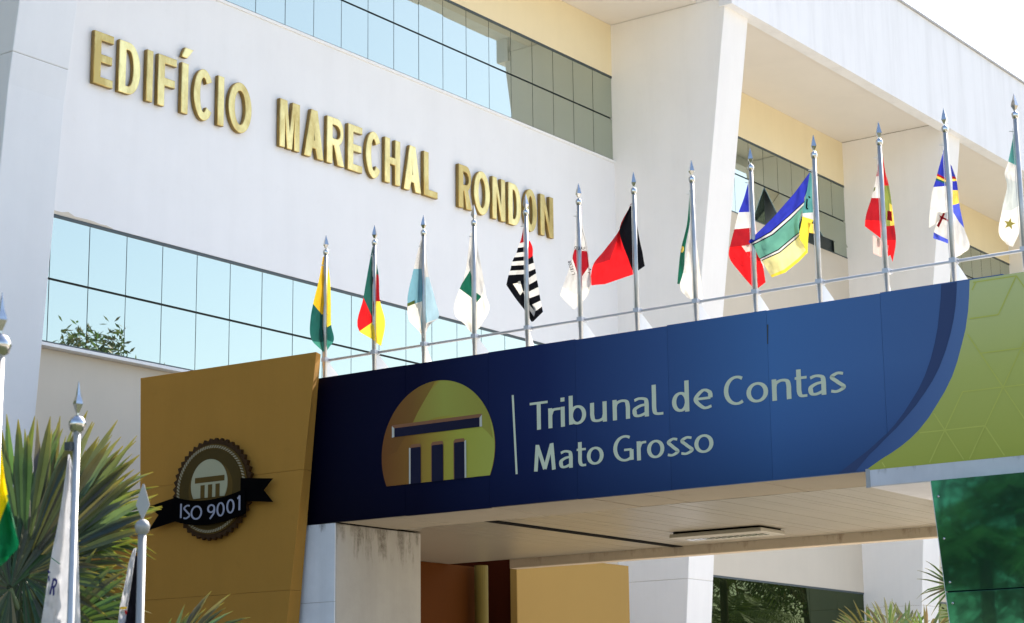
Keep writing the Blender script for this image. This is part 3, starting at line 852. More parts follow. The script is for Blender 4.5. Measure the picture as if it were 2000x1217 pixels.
# ------------------------------------------------------------------ green screen at the right
gs = empty('green_screen', (18.1, 6, 0)); tag(gs, 'glossy dark green screen bolted below the white beam', 'screen')
def gpart(poly, x0, x1, name, mat, bevel=0):
    o = MB().prism(poly, 0, x0, x1).build(name, mat, gs, bevel=bevel); o.location = -gs.location; return o
yl = lambda z: 7.93 + (z - 2.7) * .082
gpart([(yl(4.06), 4.06), (3.0, 4.06), (3.0, 2.985), (yl(2.985), 2.985)], 18.09, 18.115, 'screen_panel', ACRYL, .004)
gpart([(yl(2.975), 2.975), (3.0, 2.975), (3.0, .3), (yl(.3), .3)], 18.093, 18.118, 'screen_panel', ACRYL, .004)
gpart([(yl(3.1) - .01, 3.1), (3.0, 3.1), (3.0, 2.8), (yl(2.8) - .01, 2.8)], 18.12, 18.15, 'seam_strip', DARK)
gpart([(yl(4.06) + .008, 4.06), (yl(4.06), 4.06), (yl(.3), .3), (yl(.3) + .008, .3)], 18.10, 18.16, 'edge_profile', WSTEEL)
for z in (3.90, 3.49, 3.07, 2.87, 2.5):
    o = MB().lathe([(.0, .012), (.012, .008), (.014, 0)], (0, 0, 0), 10).build('bolt', CHROME, gs, True)
    o.rotation_euler = (0, R(-90), 0); o.location = Vector((18.088, yl(z) - .06, z)) - gs.location

# ------------------------------------------------------------------ flagpoles on the canopy
POLE = dict(shaft=MB().tube([(0, 0, 0), (0, 0, 1.66)], [.027, .023], 14).mesh('shaft', ALU, True),
            knob=MB().lathe([(.012, -.055), (.02, -.05), (.03, -.03), (.037, 0), (.033, .02), (.02, .034), (.008, .04)], (0, 0, 0), 16).mesh('knob', CHROME, True),
            spear=MB().lathe([(.010, 0), (.013, .02), (.037, .065), (.024, .12), (.001, .20)], (0, 0, 0), 4).mesh('spear_point', CHROME),
            g=MB().prism([(.02, 0), (.02, .36), (.06, .36), (.42, 0)], 1, -.004, .004).mesh('gusset_plate', WSTEEL),
            g2=MB().prism([(.02, 0), (.02, .36), (.06, .36), (.42, 0)], 1, -.004, .004).mesh('gusset_plate', GSTEEL),
            foot=MB().box(-.06, .06, -.06, .06, 0, .012).mesh('foot_plate', ALU))
HALY = MB().tube([(.0, .036, .30), (.01, .044, .9), (.0, .034, 1.64)], .0035, 5).mesh('halyard', CLIP)
CLAMP = MB().box(-.032, .07, -.034, .034, .36, .41).mesh('rail_clamp', STEELP)
YP = [16.219, 15.42, 14.645, 13.884, 13.115, 12.374, 11.615, 10.852, 10.115, 9.348, 8.58, 7.845, 7.095]
LEAN = [0, 0, 0, 0, -.012, 0, -.012, -.012, -.012, -.016, -.05, -.04, -.05]
FL = ['yellow and green flag at the left end', 'green red and yellow flag', 'white and light blue flag', 'white flag with a green diamond', 'black and white striped flag', 'white flag with a red triangle',
      'red and black flag blown to the left', 'narrow green and white flag', 'blue white and red flag', 'blue green and yellow flag blown out wide', 'red white and green flag', 'blue and white flag with a red cross', 'green and white flag with a gold star']
ZPB = 5.93
for i, y in enumerate(YP):
    p_ = empty('flagpole', (18.5, y, ZPB))
    p_.rotation_euler = (R(random.uniform(-.15, .15)) , 0, 0)
    tag(p_, 'canopy flagpole holding the ' + FL[i], 'flagpole', 'flagpoles along the canopy edge')
    put('shaft', POLE['shaft'], p_, (0, 0, .0)).scale = (1, 1, (7.70 - .03 - ZPB) / 1.66)
    put('knob', POLE['knob'], p_, (0, 0, 7.70 - ZPB))
    s_ = put('spear_point', POLE['spear'], p_, (0, 0, 7.732 - ZPB)); s_.rotation_euler = (0, 0, random.uniform(0, 1.5)); s_.scale = (1, 1, .97)
    put('foot_plate', POLE['foot'], p_)
    dark_g = i in (2, 4, 10)
    g_ = put('gusset_plate', POLE['g'], p_); g_.rotation_euler = (0, 0, R(14 if dark_g else -16) + R(random.uniform(-4, 4)))
    put('halyard', HALY, p_)
    put('rail_clamp', CLAMP, p_)
    mbk = MB().tube([(0, .0, 0), (-.0, .055, .012)], .006, 6)
    put('halyard_hook', mbk.mesh('halyard_hook', CLIP), p_, (0, .018, 7.53 - ZPB))
rl = MB().tube([(18.545, 16.25, 6.315), (18.545, YR, 6.315)], .017, 8)
tag(rl.build('handrail', STEELP, None, True), 'thin grey rail running behind the flagpoles', 'rail')

# ------------------------------------------------------------------ flags
def flag(name, label, patches, to3d, group, s0=(0, 0, 1), base=0.0, nsub=6, wr=.06):
    """patches: (columns, colours[, depths]); a column is a list of points from top to bottom"""
    V, F, C = [], [], []
    for pi, pt in enumerate(patches):
        cols, colors = pt[0], pt[1]
        K, Ncol = len(cols[0]), len(cols)
        dep = pt[2] if len(pt) > 2 else [(.11 if k % 2 else -.03) for k in range(Ncol)]
        P = [[Vector((s0[0] + x * s0[2], s0[1] + y * s0[2])) for x, y in c] for c in cols]
        def col_at(c, r, t):
            p1, p2 = P[c][r], P[c][r + 1]
            p0 = P[c][r - 1] if r else p1 * 2 - p2
            p3 = P[c][r + 2] if r + 2 < K else p2 * 2 - p1
            h0, h1, h2 = max((p1 - p0).length, 1e-3), max((p2 - p1).length, 1e-3), max((p3 - p2).length, 1e-3)
            m1 = ((p2 - p1) / h1 * h0 + (p1 - p0) / h0 * h1) / (h0 + h1) * h1
            m2 = ((p3 - p2) / h2 * h1 + (p2 - p1) / h1 * h2) / (h1 + h2) * h1
            t2, t3 = t * t, t ** 3
            return p1 * (2 * t3 - 3 * t2 + 1) + m1 * (t3 - 2 * t2 + t) + p2 * (-2 * t3 + 3 * t2) + m2 * (t3 - t2)
        b0 = len(V)
        nr, nc = (K - 1) * nsub + 1, (Ncol - 1) * nsub + 1
        for i in range(nr):
            r = min(i // nsub, K - 2); t = i / nsub - r
            for j in range(nc):
                c = min(j // nsub, Ncol - 2); u = j / nsub - c
                q = col_at(c, r, t).lerp(col_at(c + 1, r, t), u)
                us = u * u * (3 - 2 * u)
                d = base + pi * -.006 + dep[c] * (1 - us) + dep[c + 1] * us
                d += wr * noise.noise(Vector((q.x * .085, q.y * .022, pi * 3.1)))
                d += .022 * noise.noise(Vector((q.x * .24, q.y * .06, pi * 5.7 + base * 9)))
                V.append(to3d(q.x, q.y, d))
        for i in range(nr - 1):
            for j in range(nc - 1):
                F.append((b0 + i * nc + j, b0 + (i + 1) * nc + j, b0 + (i + 1) * nc + j + 1, b0 + i * nc + j + 1))
                cl = colors[min(j // nsub, Ncol - 2)]
                C.append(cl[min(i // nsub, K - 2)])
    me = bpy.data.meshes.new(name)
    me.from_pydata([tuple(v) for v in V], [], F)
    me.materials.append(CLOTH)
    ca = me.color_attributes.new('col', 'FLOAT_COLOR', 'CORNER')
    for p_, c in zip(me.polygons, C):
        p_.use_smooth = True
        for li in p_.loop_indices: ca.data[li].color = (*FC[c], 1)
    o = put(name, me)
    return tag(o, label, 'flag', group)
FC = dict(nk=(.003, .003, .006), y=(.80, .50, .02), yl=(.85, .66, .06), g=(.015, .10, .085), gl=(.05, .26, .20), w=(.60, .585, .56), W=(.78, .74, .66), r=(.34, .012, .018), R=(.66, .014, .018), lb=(.17, .36, .44), lb2=(.36, .52, .60),  # brighter white, red and green twins hold sunlight coming through single cloth
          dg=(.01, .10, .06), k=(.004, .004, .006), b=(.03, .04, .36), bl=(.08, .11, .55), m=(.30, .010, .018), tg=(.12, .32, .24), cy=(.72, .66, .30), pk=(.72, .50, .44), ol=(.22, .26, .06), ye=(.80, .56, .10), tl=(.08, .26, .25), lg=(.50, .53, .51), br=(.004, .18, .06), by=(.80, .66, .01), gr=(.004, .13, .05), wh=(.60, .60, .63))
T1 = lambda px, py, d: atx(px, py, 18.58 - d)
G = 'state flags hanging on the canopy poles'
z5 = (590, 380, .29586); z6 = (1050, 300, .29586); z7 = (1400, 180, .36145)
H_ = ' hanging limp'
flag('flag', 'yellow and dark green flag' + H_ + ', leftmost on the canopy', [([[(138, 410), (112, 560), (73, 722), (57, 808), (68, 968), (120, 1020)], [(146, 410), (140, 580), (130, 792), (124, 850), (130, 975), (140, 1038)], [(158, 420), (165, 570), (168, 790), (160, 880), (165, 960), (168, 1025)], [(166, 440), (185, 570), (190, 720), (192, 860), (205, 975), (185, 1000)]],
     ['yyggl'.replace('l', '') and ['y', 'y', 'g', 'g', 'gl'], ['y', 'y', 'g', 'g', 'gl'], ['yl', 'yl', 'yl', 'g', 'gl']])], T1, G, z5)
flag('flag', 'green red and yellow flag' + H_, [([[(464, 345), (425, 560), (405, 680), (378, 903), (382, 909)], [(470, 345), (466, 560), (472, 830), (472, 838), (472, 960)], [(480, 360), (487, 525), (486, 705), (487, 830), (498, 985)], [(488, 430), (505, 530), (515, 705), (548, 840), (522, 1000)]],
     [['g', 'g', 'R', 'yl'], ['g', 'r', 'yl', 'yl'], ['g', 'r', 'yl', 'yl']])], T1, G, z5)
flag('flag', 'white and light blue flag' + H_, [([[(783, 300), (736, 492), (695, 735), (712, 840), (770, 890)], [(792, 300), (792, 490), (792, 705), (790, 905), (800, 950)], [(805, 300), (803, 545), (812, 700), (822, 846), (815, 930)], [(812, 330), (838, 545), (880, 700), (897, 818), (830, 850)]],
     [['w', 'lb', 'W', 'W'], ['w', 'lb', 'lb', 'W'], ['w', 'lb2', 'lb2', 'w']]), ([[(694, 720), (695, 740)], [(740, 698), (740, 722)], [(792, 695), (792, 716)]], [['ol'], ['ol']], [.03, .03, .03])], T1, G, z5)
flag('flag', 'white flag with a dark green diamond' + H_, [([[(1112, 250), (1054, 590), (1040, 622), (1012, 800), (1080, 860)], [(1118, 250), (1110, 500), (1112, 675), (1090, 830), (1108, 905)], [(1138, 290), (1140, 640), (1150, 715), (1135, 840), (1125, 915)], [(1145, 300), (1180, 670), (1181, 678), (1195, 800), (1150, 895)], [(1150, 310), (1205, 600), (1215, 670), (1238, 740), (1170, 880)]],
     [['w', 'dg', 'W', 'W'], ['w', 'dg', 'W', 'W'], ['w', 'dg', 'W', 'W'], ['w', 'W', 'W', 'W']], [0, .03, -.02, .03, 0])], T1, G, z5)
sl_ = [(1468, 180), (1437, 322), (1425, 352), (1415, 385), (1400, 415), (1388, 443), (1381, 470), (1373, 503), (1363, 532), (1348, 598)]
sr_ = [(1478, 180), (1478, 310), (1478, 345), (1478, 378), (1478, 408), (1478, 435), (1478, 465), (1478, 497), (1478, 525), (1478, 572)]
tl_ = [(1490, 300), (1494, 390), (1494, 425), (1493, 465), (1492, 510), (1491, 555), (1490, 600), (1490, 645), (1488, 690), (1490, 740), (1500, 800), (1522, 842)]
tr_ = [(1506, 310), (1522, 350), (1523, 405), (1530, 450), (1540, 490), (1545, 520), (1552, 565), (1560, 610), (1568, 660), (1575, 700), (1583, 740), (1590, 775)]
flag('flag', 'black and white striped flag with a red corner' + H_, [([sl_, sr_], [['r', 'w', 'k', 'w', 'k', 'w', 'k', 'w', 'k']], [.03, -.03]), ([tl_, tr_], [['R', 'R', 'k', 'w', 'k', 'w', 'k', 'w', 'k', 'w', 'k']], [-.02, .03]),
      ([[(1350, 600), (1412, 690), (1475, 772), (1515, 842)], [(1385, 580), (1440, 665), (1482, 735), (1530, 805)], [(1440, 570), (1460, 640), (1486, 705), (1540, 775)], [(1480, 570), (1487, 620), (1492, 675), (1560, 745)]], [['k', 'k', 'k'], ['W', 'k', 'w'], ['k', 'w', 'k']], [.0, .02, .0, -.02])], T1, G, z5)
f6 = flag('flag', 'white flag with a dark red triangle and black lettering' + H_, [([[(255, 380), (240, 632), (227, 690), (205, 770), (165, 880), (148, 935)], [(258, 380), (243, 633), (231, 692), (232, 698), (185, 890), (180, 970)], [(266, 385), (285, 640), (280, 730), (277, 835), (250, 930), (240, 1030)], [(272, 390), (327, 645), (333, 690), (338, 745), (340, 880), (315, 955)], [(276, 400), (331, 620), (340, 690), (345, 750), (353, 865), (332, 930)]],
     [['w', 'w', 'w', 'w', 'W'], ['w', 'm', 'm', 'w', 'W'], ['w', 'm', 'm', 'w', 'W'], ['w', 'w', 'w', 'w', 'W']], [0, .02, .03, .01, -.02])], T1, G, z6)
mb = MB()
def small_text(mb, txt, p, q, h, flip=False, gap=.25):
    """letters along p->q in zoom pixels"""
    p, q = Vector(p), Vector(q); d = (q - p) / len(txt); nrm = Vector((d.y, -d.x)).normalized() * h
    for k, ch in enumerate(txt):
        for st in glyph(ch, .7, .16):
            def pl(x_, z_, l_):
                v = p + d * (k + (x_ if not flip else .7 - x_) / .7 * (1 - gap)) + nrm * z_
                return T1(z6[0] + v.x * z6[2], z6[1] + v.y * z6[2], .11)
            ribbon(mb, st, .18, .14, pl, 0)
small_text(mb, 'QUAE', (243, 632), (322, 640), 22)
small_text(mb, 'RREBIL', (222, 705), (250, 800), -24, True)
small_text(mb, 'TA', (328, 790), (346, 750), -14)
tag(mb.build('lettering', BLACK, f6), kind='stuff')
flag('flag', 'red and black flag blown out towards the left of its pole', [([[(618, 325), (535, 512), (440, 640), (366, 737), (353, 800), (355, 870)], [(620, 325), (536, 516), (518, 590), (478, 700), (452, 790), (445, 862)], [(622, 325), (540, 520), (562, 600), (597, 690), (622, 760), (640, 795)], [(630, 330), (600, 450), (620, 560), (648, 680), (658, 740), (665, 772)], [(634, 340), (665, 520), (680, 600), (692, 650), (700, 700), (708, 742)]],
     [['r', 'r', 'r', 'R', 'R'], ['R'] * 5, ['k'] * 5, ['k'] * 5], [-.05, .04, -.03, .03, -.02])], T1, G, z6)
flag('flag', 'dark green and white flag hanging narrow behind its pole', [([[(1004, 240), (985, 470), (945, 640), (930, 770), (922, 860)], [(1019, 250), (1003, 465), (975, 620), (962, 780), (937, 862)]], [['dg'] * 4], [.03, -.02]),
      ([[(1018, 440), (988, 600), (962, 790), (942, 890), (985, 950)], [(1026, 445), (1025, 620), (1015, 790), (1005, 900), (1025, 965)], [(1034, 470), (1056, 640), (1072, 790), (1085, 900), (1085, 962)]], [['w', 'w', 'W', 'W'], ['w', 'W', 'W', 'W']], [.02, -.03, .03]), ([[(952, 610), (947, 640), (946, 650)], [(965, 615), (964, 640), (955, 655)]], [['ye', 'ye']], [.05, .05])], T1, G, z6)
flag('flag', 'blue white and red flag' + H_ + ', beside the wide blue green flag', [([[(1388, 200), (1360, 300), (1327, 388), (1298, 500), (1268, 618)], [(1396, 200), (1405, 300), (1406, 385), (1408, 490), (1402, 605)]], [['b', 'b', 'w', 'r']], [.03, -.02]),
      ([[(1268, 612), (1262, 668), (1340, 790), (1428, 892)], [(1345, 608), (1375, 650), (1430, 730), (1462, 885)]], [['R', 'R', 'R']], [.02, -.01]), ([[(1345, 608), (1375, 650), (1430, 728), (1462, 883)], [(1410, 600), (1440, 640), (1480, 720), (1505, 850)]], [['pk', 'R', 'R']], [-.01, .03]),
      ([[(1425, 440), (1435, 560), (1440, 640)], [(1440, 470), (1455, 560), (1500, 770)]], [['pk', 'w']], [.0, .0])], T1, G, z6)
bw = [['b', 'b', 'k', 'w', 'k', 'tg', 'k', 'w', 'k', 'cy', 'yl']] * 3
flag('flag', 'blue green and yellow flag blown out wide', [([[(172, 805), (176, 815), (181, 817), (184, 819), (190, 824), (194, 828), (232, 898), (236, 902), (240, 908), (243, 912), (290, 990), (298, 1001)], [(300, 682), (292, 725), (288, 754), (292, 758), (302, 766), (306, 771), (330, 850), (333, 855), (338, 864), (341, 869), (365, 958), (370, 975)], [(420, 545), (400, 630), (388, 668), (391, 672), (398, 682), (401, 687), (418, 776), (421, 781), (427, 789), (430, 794), (440, 898), (443, 916)], [(503, 432), (485, 540), (473, 590), (475, 594), (474, 606), (472, 611), (446, 756), (447, 761), (447, 770), (446, 776), (486, 850), (490, 868)]], bw, [.10, -.02, .06, -.02]),
      ([[(504, 432), (478, 575), (462, 655), (463, 672), (455, 720), (445, 772), (489, 868)], [(515, 450), (515, 560), (520, 650), (522, 690), (505, 720), (495, 780), (491, 872)]], [['tl', 'tl', 'w', 'yl', 'yl', 'yl']], [-.02, .02]),
      ([[(492, 705), (500, 760)], [(522, 712), (530, 765)]], [['ye']], [.03, .05]), ([[(484, 575), (480, 625)], [(492, 578), (488, 630)]], [['k']], [.05, .05]), ([[(494, 560), (505, 565)], [(496, 570), (506, 575)]], [['k']], [.05, .05]), ([[(482, 622), (494, 628)], [(484, 632), (494, 636)]], [['k']], [.05, .05])], T1, G, z7)
flag('flag', 'red white and olive green flag with a torn lower edge' + H_, [([[(880, 310), (862, 455), (835, 572), (802, 690), (800, 725)], [(888, 310), (889, 455), (889, 572), (889, 695), (889, 792)]], [['r', 'w', 'r', 'R']], [.03, -.02]),
      ([[(895, 330), (905, 505), (908, 600), (912, 725), (917, 800), (920, 890)], [(902, 380), (916, 505), (932, 600), (938, 722), (945, 800), (938, 880)], [(910, 430), (930, 505), (946, 610), (960, 720), (968, 800), (950, 918)]], [['R', 'ol', 'ol', 'r', 'R'], ['R', 'ol', 'ye', 'r', 'R']], [-.02, .03, -.01]),
      ([[(842, 770), (845, 872)], [(895, 800), (893, 893)]], [['pk']], [0, .02]), ([[(868, 790), (866, 812)], [(888, 800), (886, 830)]], [['ol']], [.03, .03]), ([[(850, 515), (846, 540)], [(858, 512), (855, 530)]], [['ol']], [.05, .05]), ([[(922, 640), (920, 690)], [(945, 645), (948, 698)]], [['m']], [.06, .06]), ([[(908, 812), (906, 875)], [(928, 830), (922, 878)]], [['W']], [.06, .06])], T1, G, z7)
flag('flag', 'blue and white flag with a rainbow, a sun and a red cross' + H_, [([[(1232, 290), (1192, 440), (1189, 452), (1186, 464), (1183, 474), (1170, 513), (1152, 640), (1146, 735)], [(1243, 290), (1246, 470), (1246, 480), (1246, 490), (1246, 500), (1246, 507), (1246, 640), (1246, 665)]], [['b', 'r', 'ye', 'g', 'b', 'w', 'W']], [.03, -.02]),
      ([[(1195, 645), (1185, 720), (1172, 757)], [(1246, 650), (1246, 730), (1248, 797)]], [['w', 'w']], [.02, -.01]), ([[(1172, 757), (1170, 790)], [(1210, 778), (1210, 803)], [(1250, 797), (1250, 818)]], [['bl'], ['bl']], [.02, 0, -.01]),
      ([[(1262, 390), (1270, 455), (1272, 468), (1273, 482), (1274, 530), (1275, 610), (1278, 650), (1279, 800), (1283, 897)], [(1266, 395), (1280, 456), (1283, 469), (1285, 481), (1290, 530), (1292, 606), (1308, 700), (1320, 840), (1320, 880)], [(1270, 400), (1290, 458), (1294, 470), (1296, 480), (1303, 530), (1310, 600), (1337, 735), (1360, 850), (1330, 870)]], [['b', 'r', 'ye', 'b', 'ye', 'bl', 'w', 'W'], ['b', 'r', 'ye', 'b', 'ye', 'bl', 'w', 'W']], [-.02, .03, 0]),
      ([[(1224, 652), (1188, 722)], [(1234, 656), (1200, 732)]], [['r']], [.06, .06]), ([[(1202, 664), (1206, 678)], [(1248, 688), (1252, 700)]], [['r']], [.065, .065])], T1, G, z7)
f13 = flag('flag', 'green and white flag with a gold star, rightmost on the canopy', [([[(1610, 195), (1575, 375), (1558, 460), (1560, 464), (1540, 640), (1530, 780), (1570, 825)], [(1622, 210), (1610, 392), (1600, 478), (1600, 482), (1590, 640), (1585, 780), (1588, 832)], [(1632, 230), (1640, 410), (1648, 495), (1648, 499), (1640, 610), (1640, 740), (1600, 836)]], [['tl', 'w', 'lg', 'lg', 'W', 'W'], ['tl', 'w', 'lg', 'lg', 'W', 'W']], [.02, -.02, .03])], T1, G, z7)
starm = plain('star_print', FC['ye'], .8)
mb = MB(); mb.quad([T1(z7[0] + (1582 + (34 if k % 2 == 0 else 14) * math.sin(PI * k / 5 + .2)) * z7[2], z7[1] + (712 - (34 if k % 2 == 0 else 14) * math.cos(PI * k / 5 + .2)) * z7[2], .10) for k in range(10)])
mb.build('star', starm, f13)

# ------------------------------------------------------------------ three flagpoles in the foreground
def near_pole(px, py_knob, dist, rad, kr, kind, label):
    k = atd(px, py_knob, dist)
    p_ = empty('tall_flagpole', (k.x, k.y, 0)); tag(p_, label, 'flagpole', 'flagpoles in the foreground')
    mat = plain('pale_pole_paint', (.30, .30, .295), .4, .2) if kind == 'flat' else ALU
    put('shaft', MB().tube([(0, 0, 0), (0, 0, k.z - kr * .8)], [rad * 1.05, rad], 18).mesh('shaft', mat if kind == 'flat' else ALU, True), p_)
    put('knob', MB().lathe([(rad, -kr * 1.05), (kr * .8, -kr * .8), (kr, -kr * .15), (kr * .97, kr * .15), (kr * .75, kr * .6), (kr * .3, kr * .92), (0.001, kr * .95)], (0, 0, k.z), 24).mesh('knob', mat if kind == 'flat' else CHROME, True), p_)
    if kind == 'flat':
        s_ = MB().prism([(-.002, 0), (-.036, .075), (-.004, .185), (.004, .185), (.036, .075), (.002, 0)], 1, -.005, .005).mesh('spear_point', mat)
        o = put('spear_point', s_, p_, (0, 0, k.z + kr * .9)); o.rotation_euler = (0, 0, YAW - PI / 2)
    else:
        s_ = MB().lathe([(.007, 0), (.008, .015), (.026, .06), (.023, .075), (.012, .105), (.001, .175)], (0, 0, 0), 4).mesh('spear_point', CHROME)
        o = put('spear_point', s_, p_, (0, 0, k.z + kr * .85)); o.rotation_euler = (0, 0, .5)
        b2 = atd(px - 14, py_knob + 45, dist)
        put('pulley', MB().box(-.02, .02, -.02, .02, -.02, .02).mesh('pulley', FRAME), p_, Vector(b2) - Vector((k.x, k.y, 0)))
    return p_
near_pole(0, 672, 8.2, .020, .046, 'spear', 'steel flagpole at the left edge holding a yellow and green flag')
near_pole(151, 827, 10.0, .0175, .043, 'spear', 'steel flagpole in front of the fan palm holding the white flag')
near_pole(278, 1028, 10.6, .0215, .040, 'flat', 'shorter white flagpole with a flat diamond tip in front of the ochre wall')
GF = 'flags in the foreground'
z8 = (0, 780, .35912)
TD = lambda D: (lambda px, py, d: atd(px, py, D - d))
flag('flag', 'yellow and green flag at the left edge of the foreground', [([[(-60, 220), (-70, 420), (-80, 600), (-80, 760), (-70, 860), (-60, 960)], [(-8, 240), (-10, 420), (-15, 640), (-20, 715), (-15, 870), (-12, 920)], [(2, 260), (18, 400), (35, 520), (44, 545), (60, 845), (32, 882)], [(6, 270), (22, 400), (42, 520), (75, 690), (97, 810), (62, 848)]],
     [['by', 'by', 'by', 'br', 'gr'], ['by', 'by', 'by', 'gr', 'br'], ['by', 'by', 'gr', 'gr', 'br']], [-.05, .03, -.02, .03])], TD(8.35), GF, z8, wr=.004)
f2 = flag('flag', 'white flag with a dark blue R, hanging in front of the fan palm', [([[(372, 300), (355, 420), (320, 650), (278, 860), (245, 1080), (222, 1230)], [(380, 300), (378, 420), (355, 650), (335, 880), (315, 1080), (305, 1230)], [(388, 330), (398, 480), (398, 650), (388, 880), (372, 1080), (372, 1230)], [(392, 360), (415, 560), (423, 720), (428, 900), (433, 1080), (438, 1230)]],
     [['wh'] * 5] * 3, [.03, -.02, .04, -.01])], TD(10.12), GF, z8, wr=.006)
mb = MB()
def fl_line(a, b_, w_, D):
    a, b_ = Vector(a), Vector(b_); nn = Vector((b_.y - a.y, a.x - b_.x)).normalized() * w_ / 2
    N = 6
    for k in range(N):
        p_, q = a.lerp(b_, k / N), a.lerp(b_, (k + 1) / N)
        mb.quad([TD(D)(z8[0] + v.x * z8[2], z8[1] + v.y * z8[2], 0) for v in (p_ + nn, q + nn, q - nn, p_ - nn)])
fl_line((280, 862), (328, 898), 5, 10.05); 
mb.build('green_line', plain('flag_green_print', (.01, .16, .07), .8), f2)
mb = MB()
for ch, O, Wv, Hv in (('R', (96.0, 1161.0), (15.5, 3.5), (7.5, -32.0)),):
    for st in glyph(ch, .66, .20):
        ribbon(mb, st, .22, .17, lambda x_, z_, l_: TD(10.045)(O[0] + Wv[0] * x_ + Hv[0] * z_, O[1] + Wv[1] * x_ + Hv[1] * z_, 0), 0)
fl_line((262, 932), (270, 945), 11, 10.05); fl_line((264, 960), (268, 990), 8, 10.05)
tag(mb.build('lettering', plain('flag_blue_print', (.012, .012, .11), .8), f2), kind='stuff')
flag('flag', 'white and black flag with blue and red bits on the short foreground pole', [([[(728, 812), (706, 870), (680, 1000), (652, 1130), (640, 1230)], [(740, 808), (728, 870), (712, 1000), (692, 1130), (686, 1230)], [(742, 815), (733, 870), (716, 1000), (696, 1130), (682, 1230)]], [['wh', 'wh', 'wh', 'wh'], ['wh'] * 4], [.03, .02, .0]),
      ([[(735, 850), (714, 1000), (694, 1130), (680, 1230)], [(750, 850), (758, 1000), (768, 1130), (778, 1230)]], [['nk', 'nk', 'nk']], [.045, .035]),
      ([[(655, 1128), (650, 1142)], [(690, 1128), (688, 1140)]], [['y']], [.045, .045]), ([[(658, 1146), (652, 1165)], [(676, 1148), (672, 1172)]], [['lg']], [.045, .045]), ([[(676, 1145), (680, 1165)], [(690, 1150), (690, 1172)]], [['r']], [.045, .045]), ([[(646, 1185), (640, 1230)], [(690, 1172), (684, 1230)]], [['b']], [.045, .045])], TD(10.66), GF, z8, wr=.003)

# ------------------------------------------------------------------ palms
LC_ = dict(deep=(.070, .096, .050), mid=(.098, .132, .055), pale=(.16, .195, .085), tip=(.36, .28, .06), grey=(.16, .18, .12), dry=(.26, .22, .12))
def leaf_obj(name, V, F, C, parent, loc):
    me = bpy.data.meshes.new(name); me.from_pydata([tuple(v) for v in V], [], F); me.materials.append(LEAF)
    ca = me.color_attributes.new('col', 'FLOAT_COLOR', 'POINT')
    for i, c in enumerate(C): ca.data[i].color = (*c, 1)
    return put(name, me, parent, -Vector(loc))
def fan(parent, loc, hub, axis, normal, L, spread=150, n=34, base=LC_['mid'], tip=LC_['tip'], wid=.045, fold=.35, split=.45, droop=.12, seed=0):
    """fan palm leaf: V-folded segments round a hub, joined near it"""
    rnd = random.Random(seed)
    hub, ax, nm = Vector(hub), Vector(axis).normalized(), Vector(normal).normalized()
    sd_ = nm.cross(ax).normalized(); nm = ax.cross(sd_).normalized()
    V, F, C = [], [], []
    for k in range(n):
        u = (k + .5) / n * 2 - 1
        a = R(spread) * u + R(rnd.uniform(-2, 2))
        d = ax * math.cos(a) + sd_ * math.sin(a)
        lat = sd_ * math.cos(a) - ax * math.sin(a)
        l = L * (1 - .28 * abs(u) ** 2) * rnd.uniform(.90, 1.06)
        up = nm * (fold * (1 - .5 * abs(u))) 
        half = l * math.tan(R(spread) / n)
        bb = len(V); st = [.03, .22, split, .7, .88, 1.0]
        tw = rnd.uniform(-.5, .5); bend = rnd.gauss(0, .045)
        cb = [c * rnd.uniform(.7, 1.3) for c in base]; dr = droop * (1 if rnd.random() < .75 else rnd.uniform(2, 5))
        if rnd.random() < .05: cb = [c * .8 for c in LC_['dry']]
        for t in st:
            p_ = hub + d * (l * t) + up * (l * t * .35) - nm * (droop * l * t * t) - Vector((0, 0, 1)) * (dr * .9 * l * t ** 3) + lat * (bend * l * t * t)
            ww = min(half * t * .98, wid * .5 * (1.0 if t <= split else max(.02, 1 - ((t - split) / (1 - split)) ** 1.6)))
            if t == 1.0: ww = .002
            lt_ = (lat + nm * tw * t).normalized()
            V += [p_ - lt_ * ww + nm * ww * .55, p_, p_ + lt_ * ww + nm * ww * .55]
            k2 = max(0, (t - .78) / .22) ** 2
            cc = [c0 * (1 - k2) + c1 * k2 for c0, c1 in zip(cb, tip)]
            C += [cc, [c * .9 for c in cc], cc]
        for i in range(len(st) - 1):
            o = bb + i * 3
            F += [(o, o + 1, o + 4, o + 3), (o + 1, o + 2, o + 5, o + 4)]
    return leaf_obj('leaf', V, F, C, parent, loc)
def petiole(parent, loc, a, b_, r_=.014):
    a, b_ = Vector(a), Vector(b_); m_ = a.lerp(b_, .5) + Vector((0, 0, .08))
    o = MB().tube([a, m_, b_], [r_ * 1.6, r_ * 1.1, r_], 6).build('leaf_stalk', plain('stalk', (.10, .12, .03), .5), parent, True); o.location = -Vector(loc); return o
def vdir(px, py, dz=0):   # direction in the picture plane plus depth
    return (RT * px + Vector((0, 0, 1)) * py + FW * dz).normalized()
toward = -Vector((FW.x, FW.y, 0)).normalized()

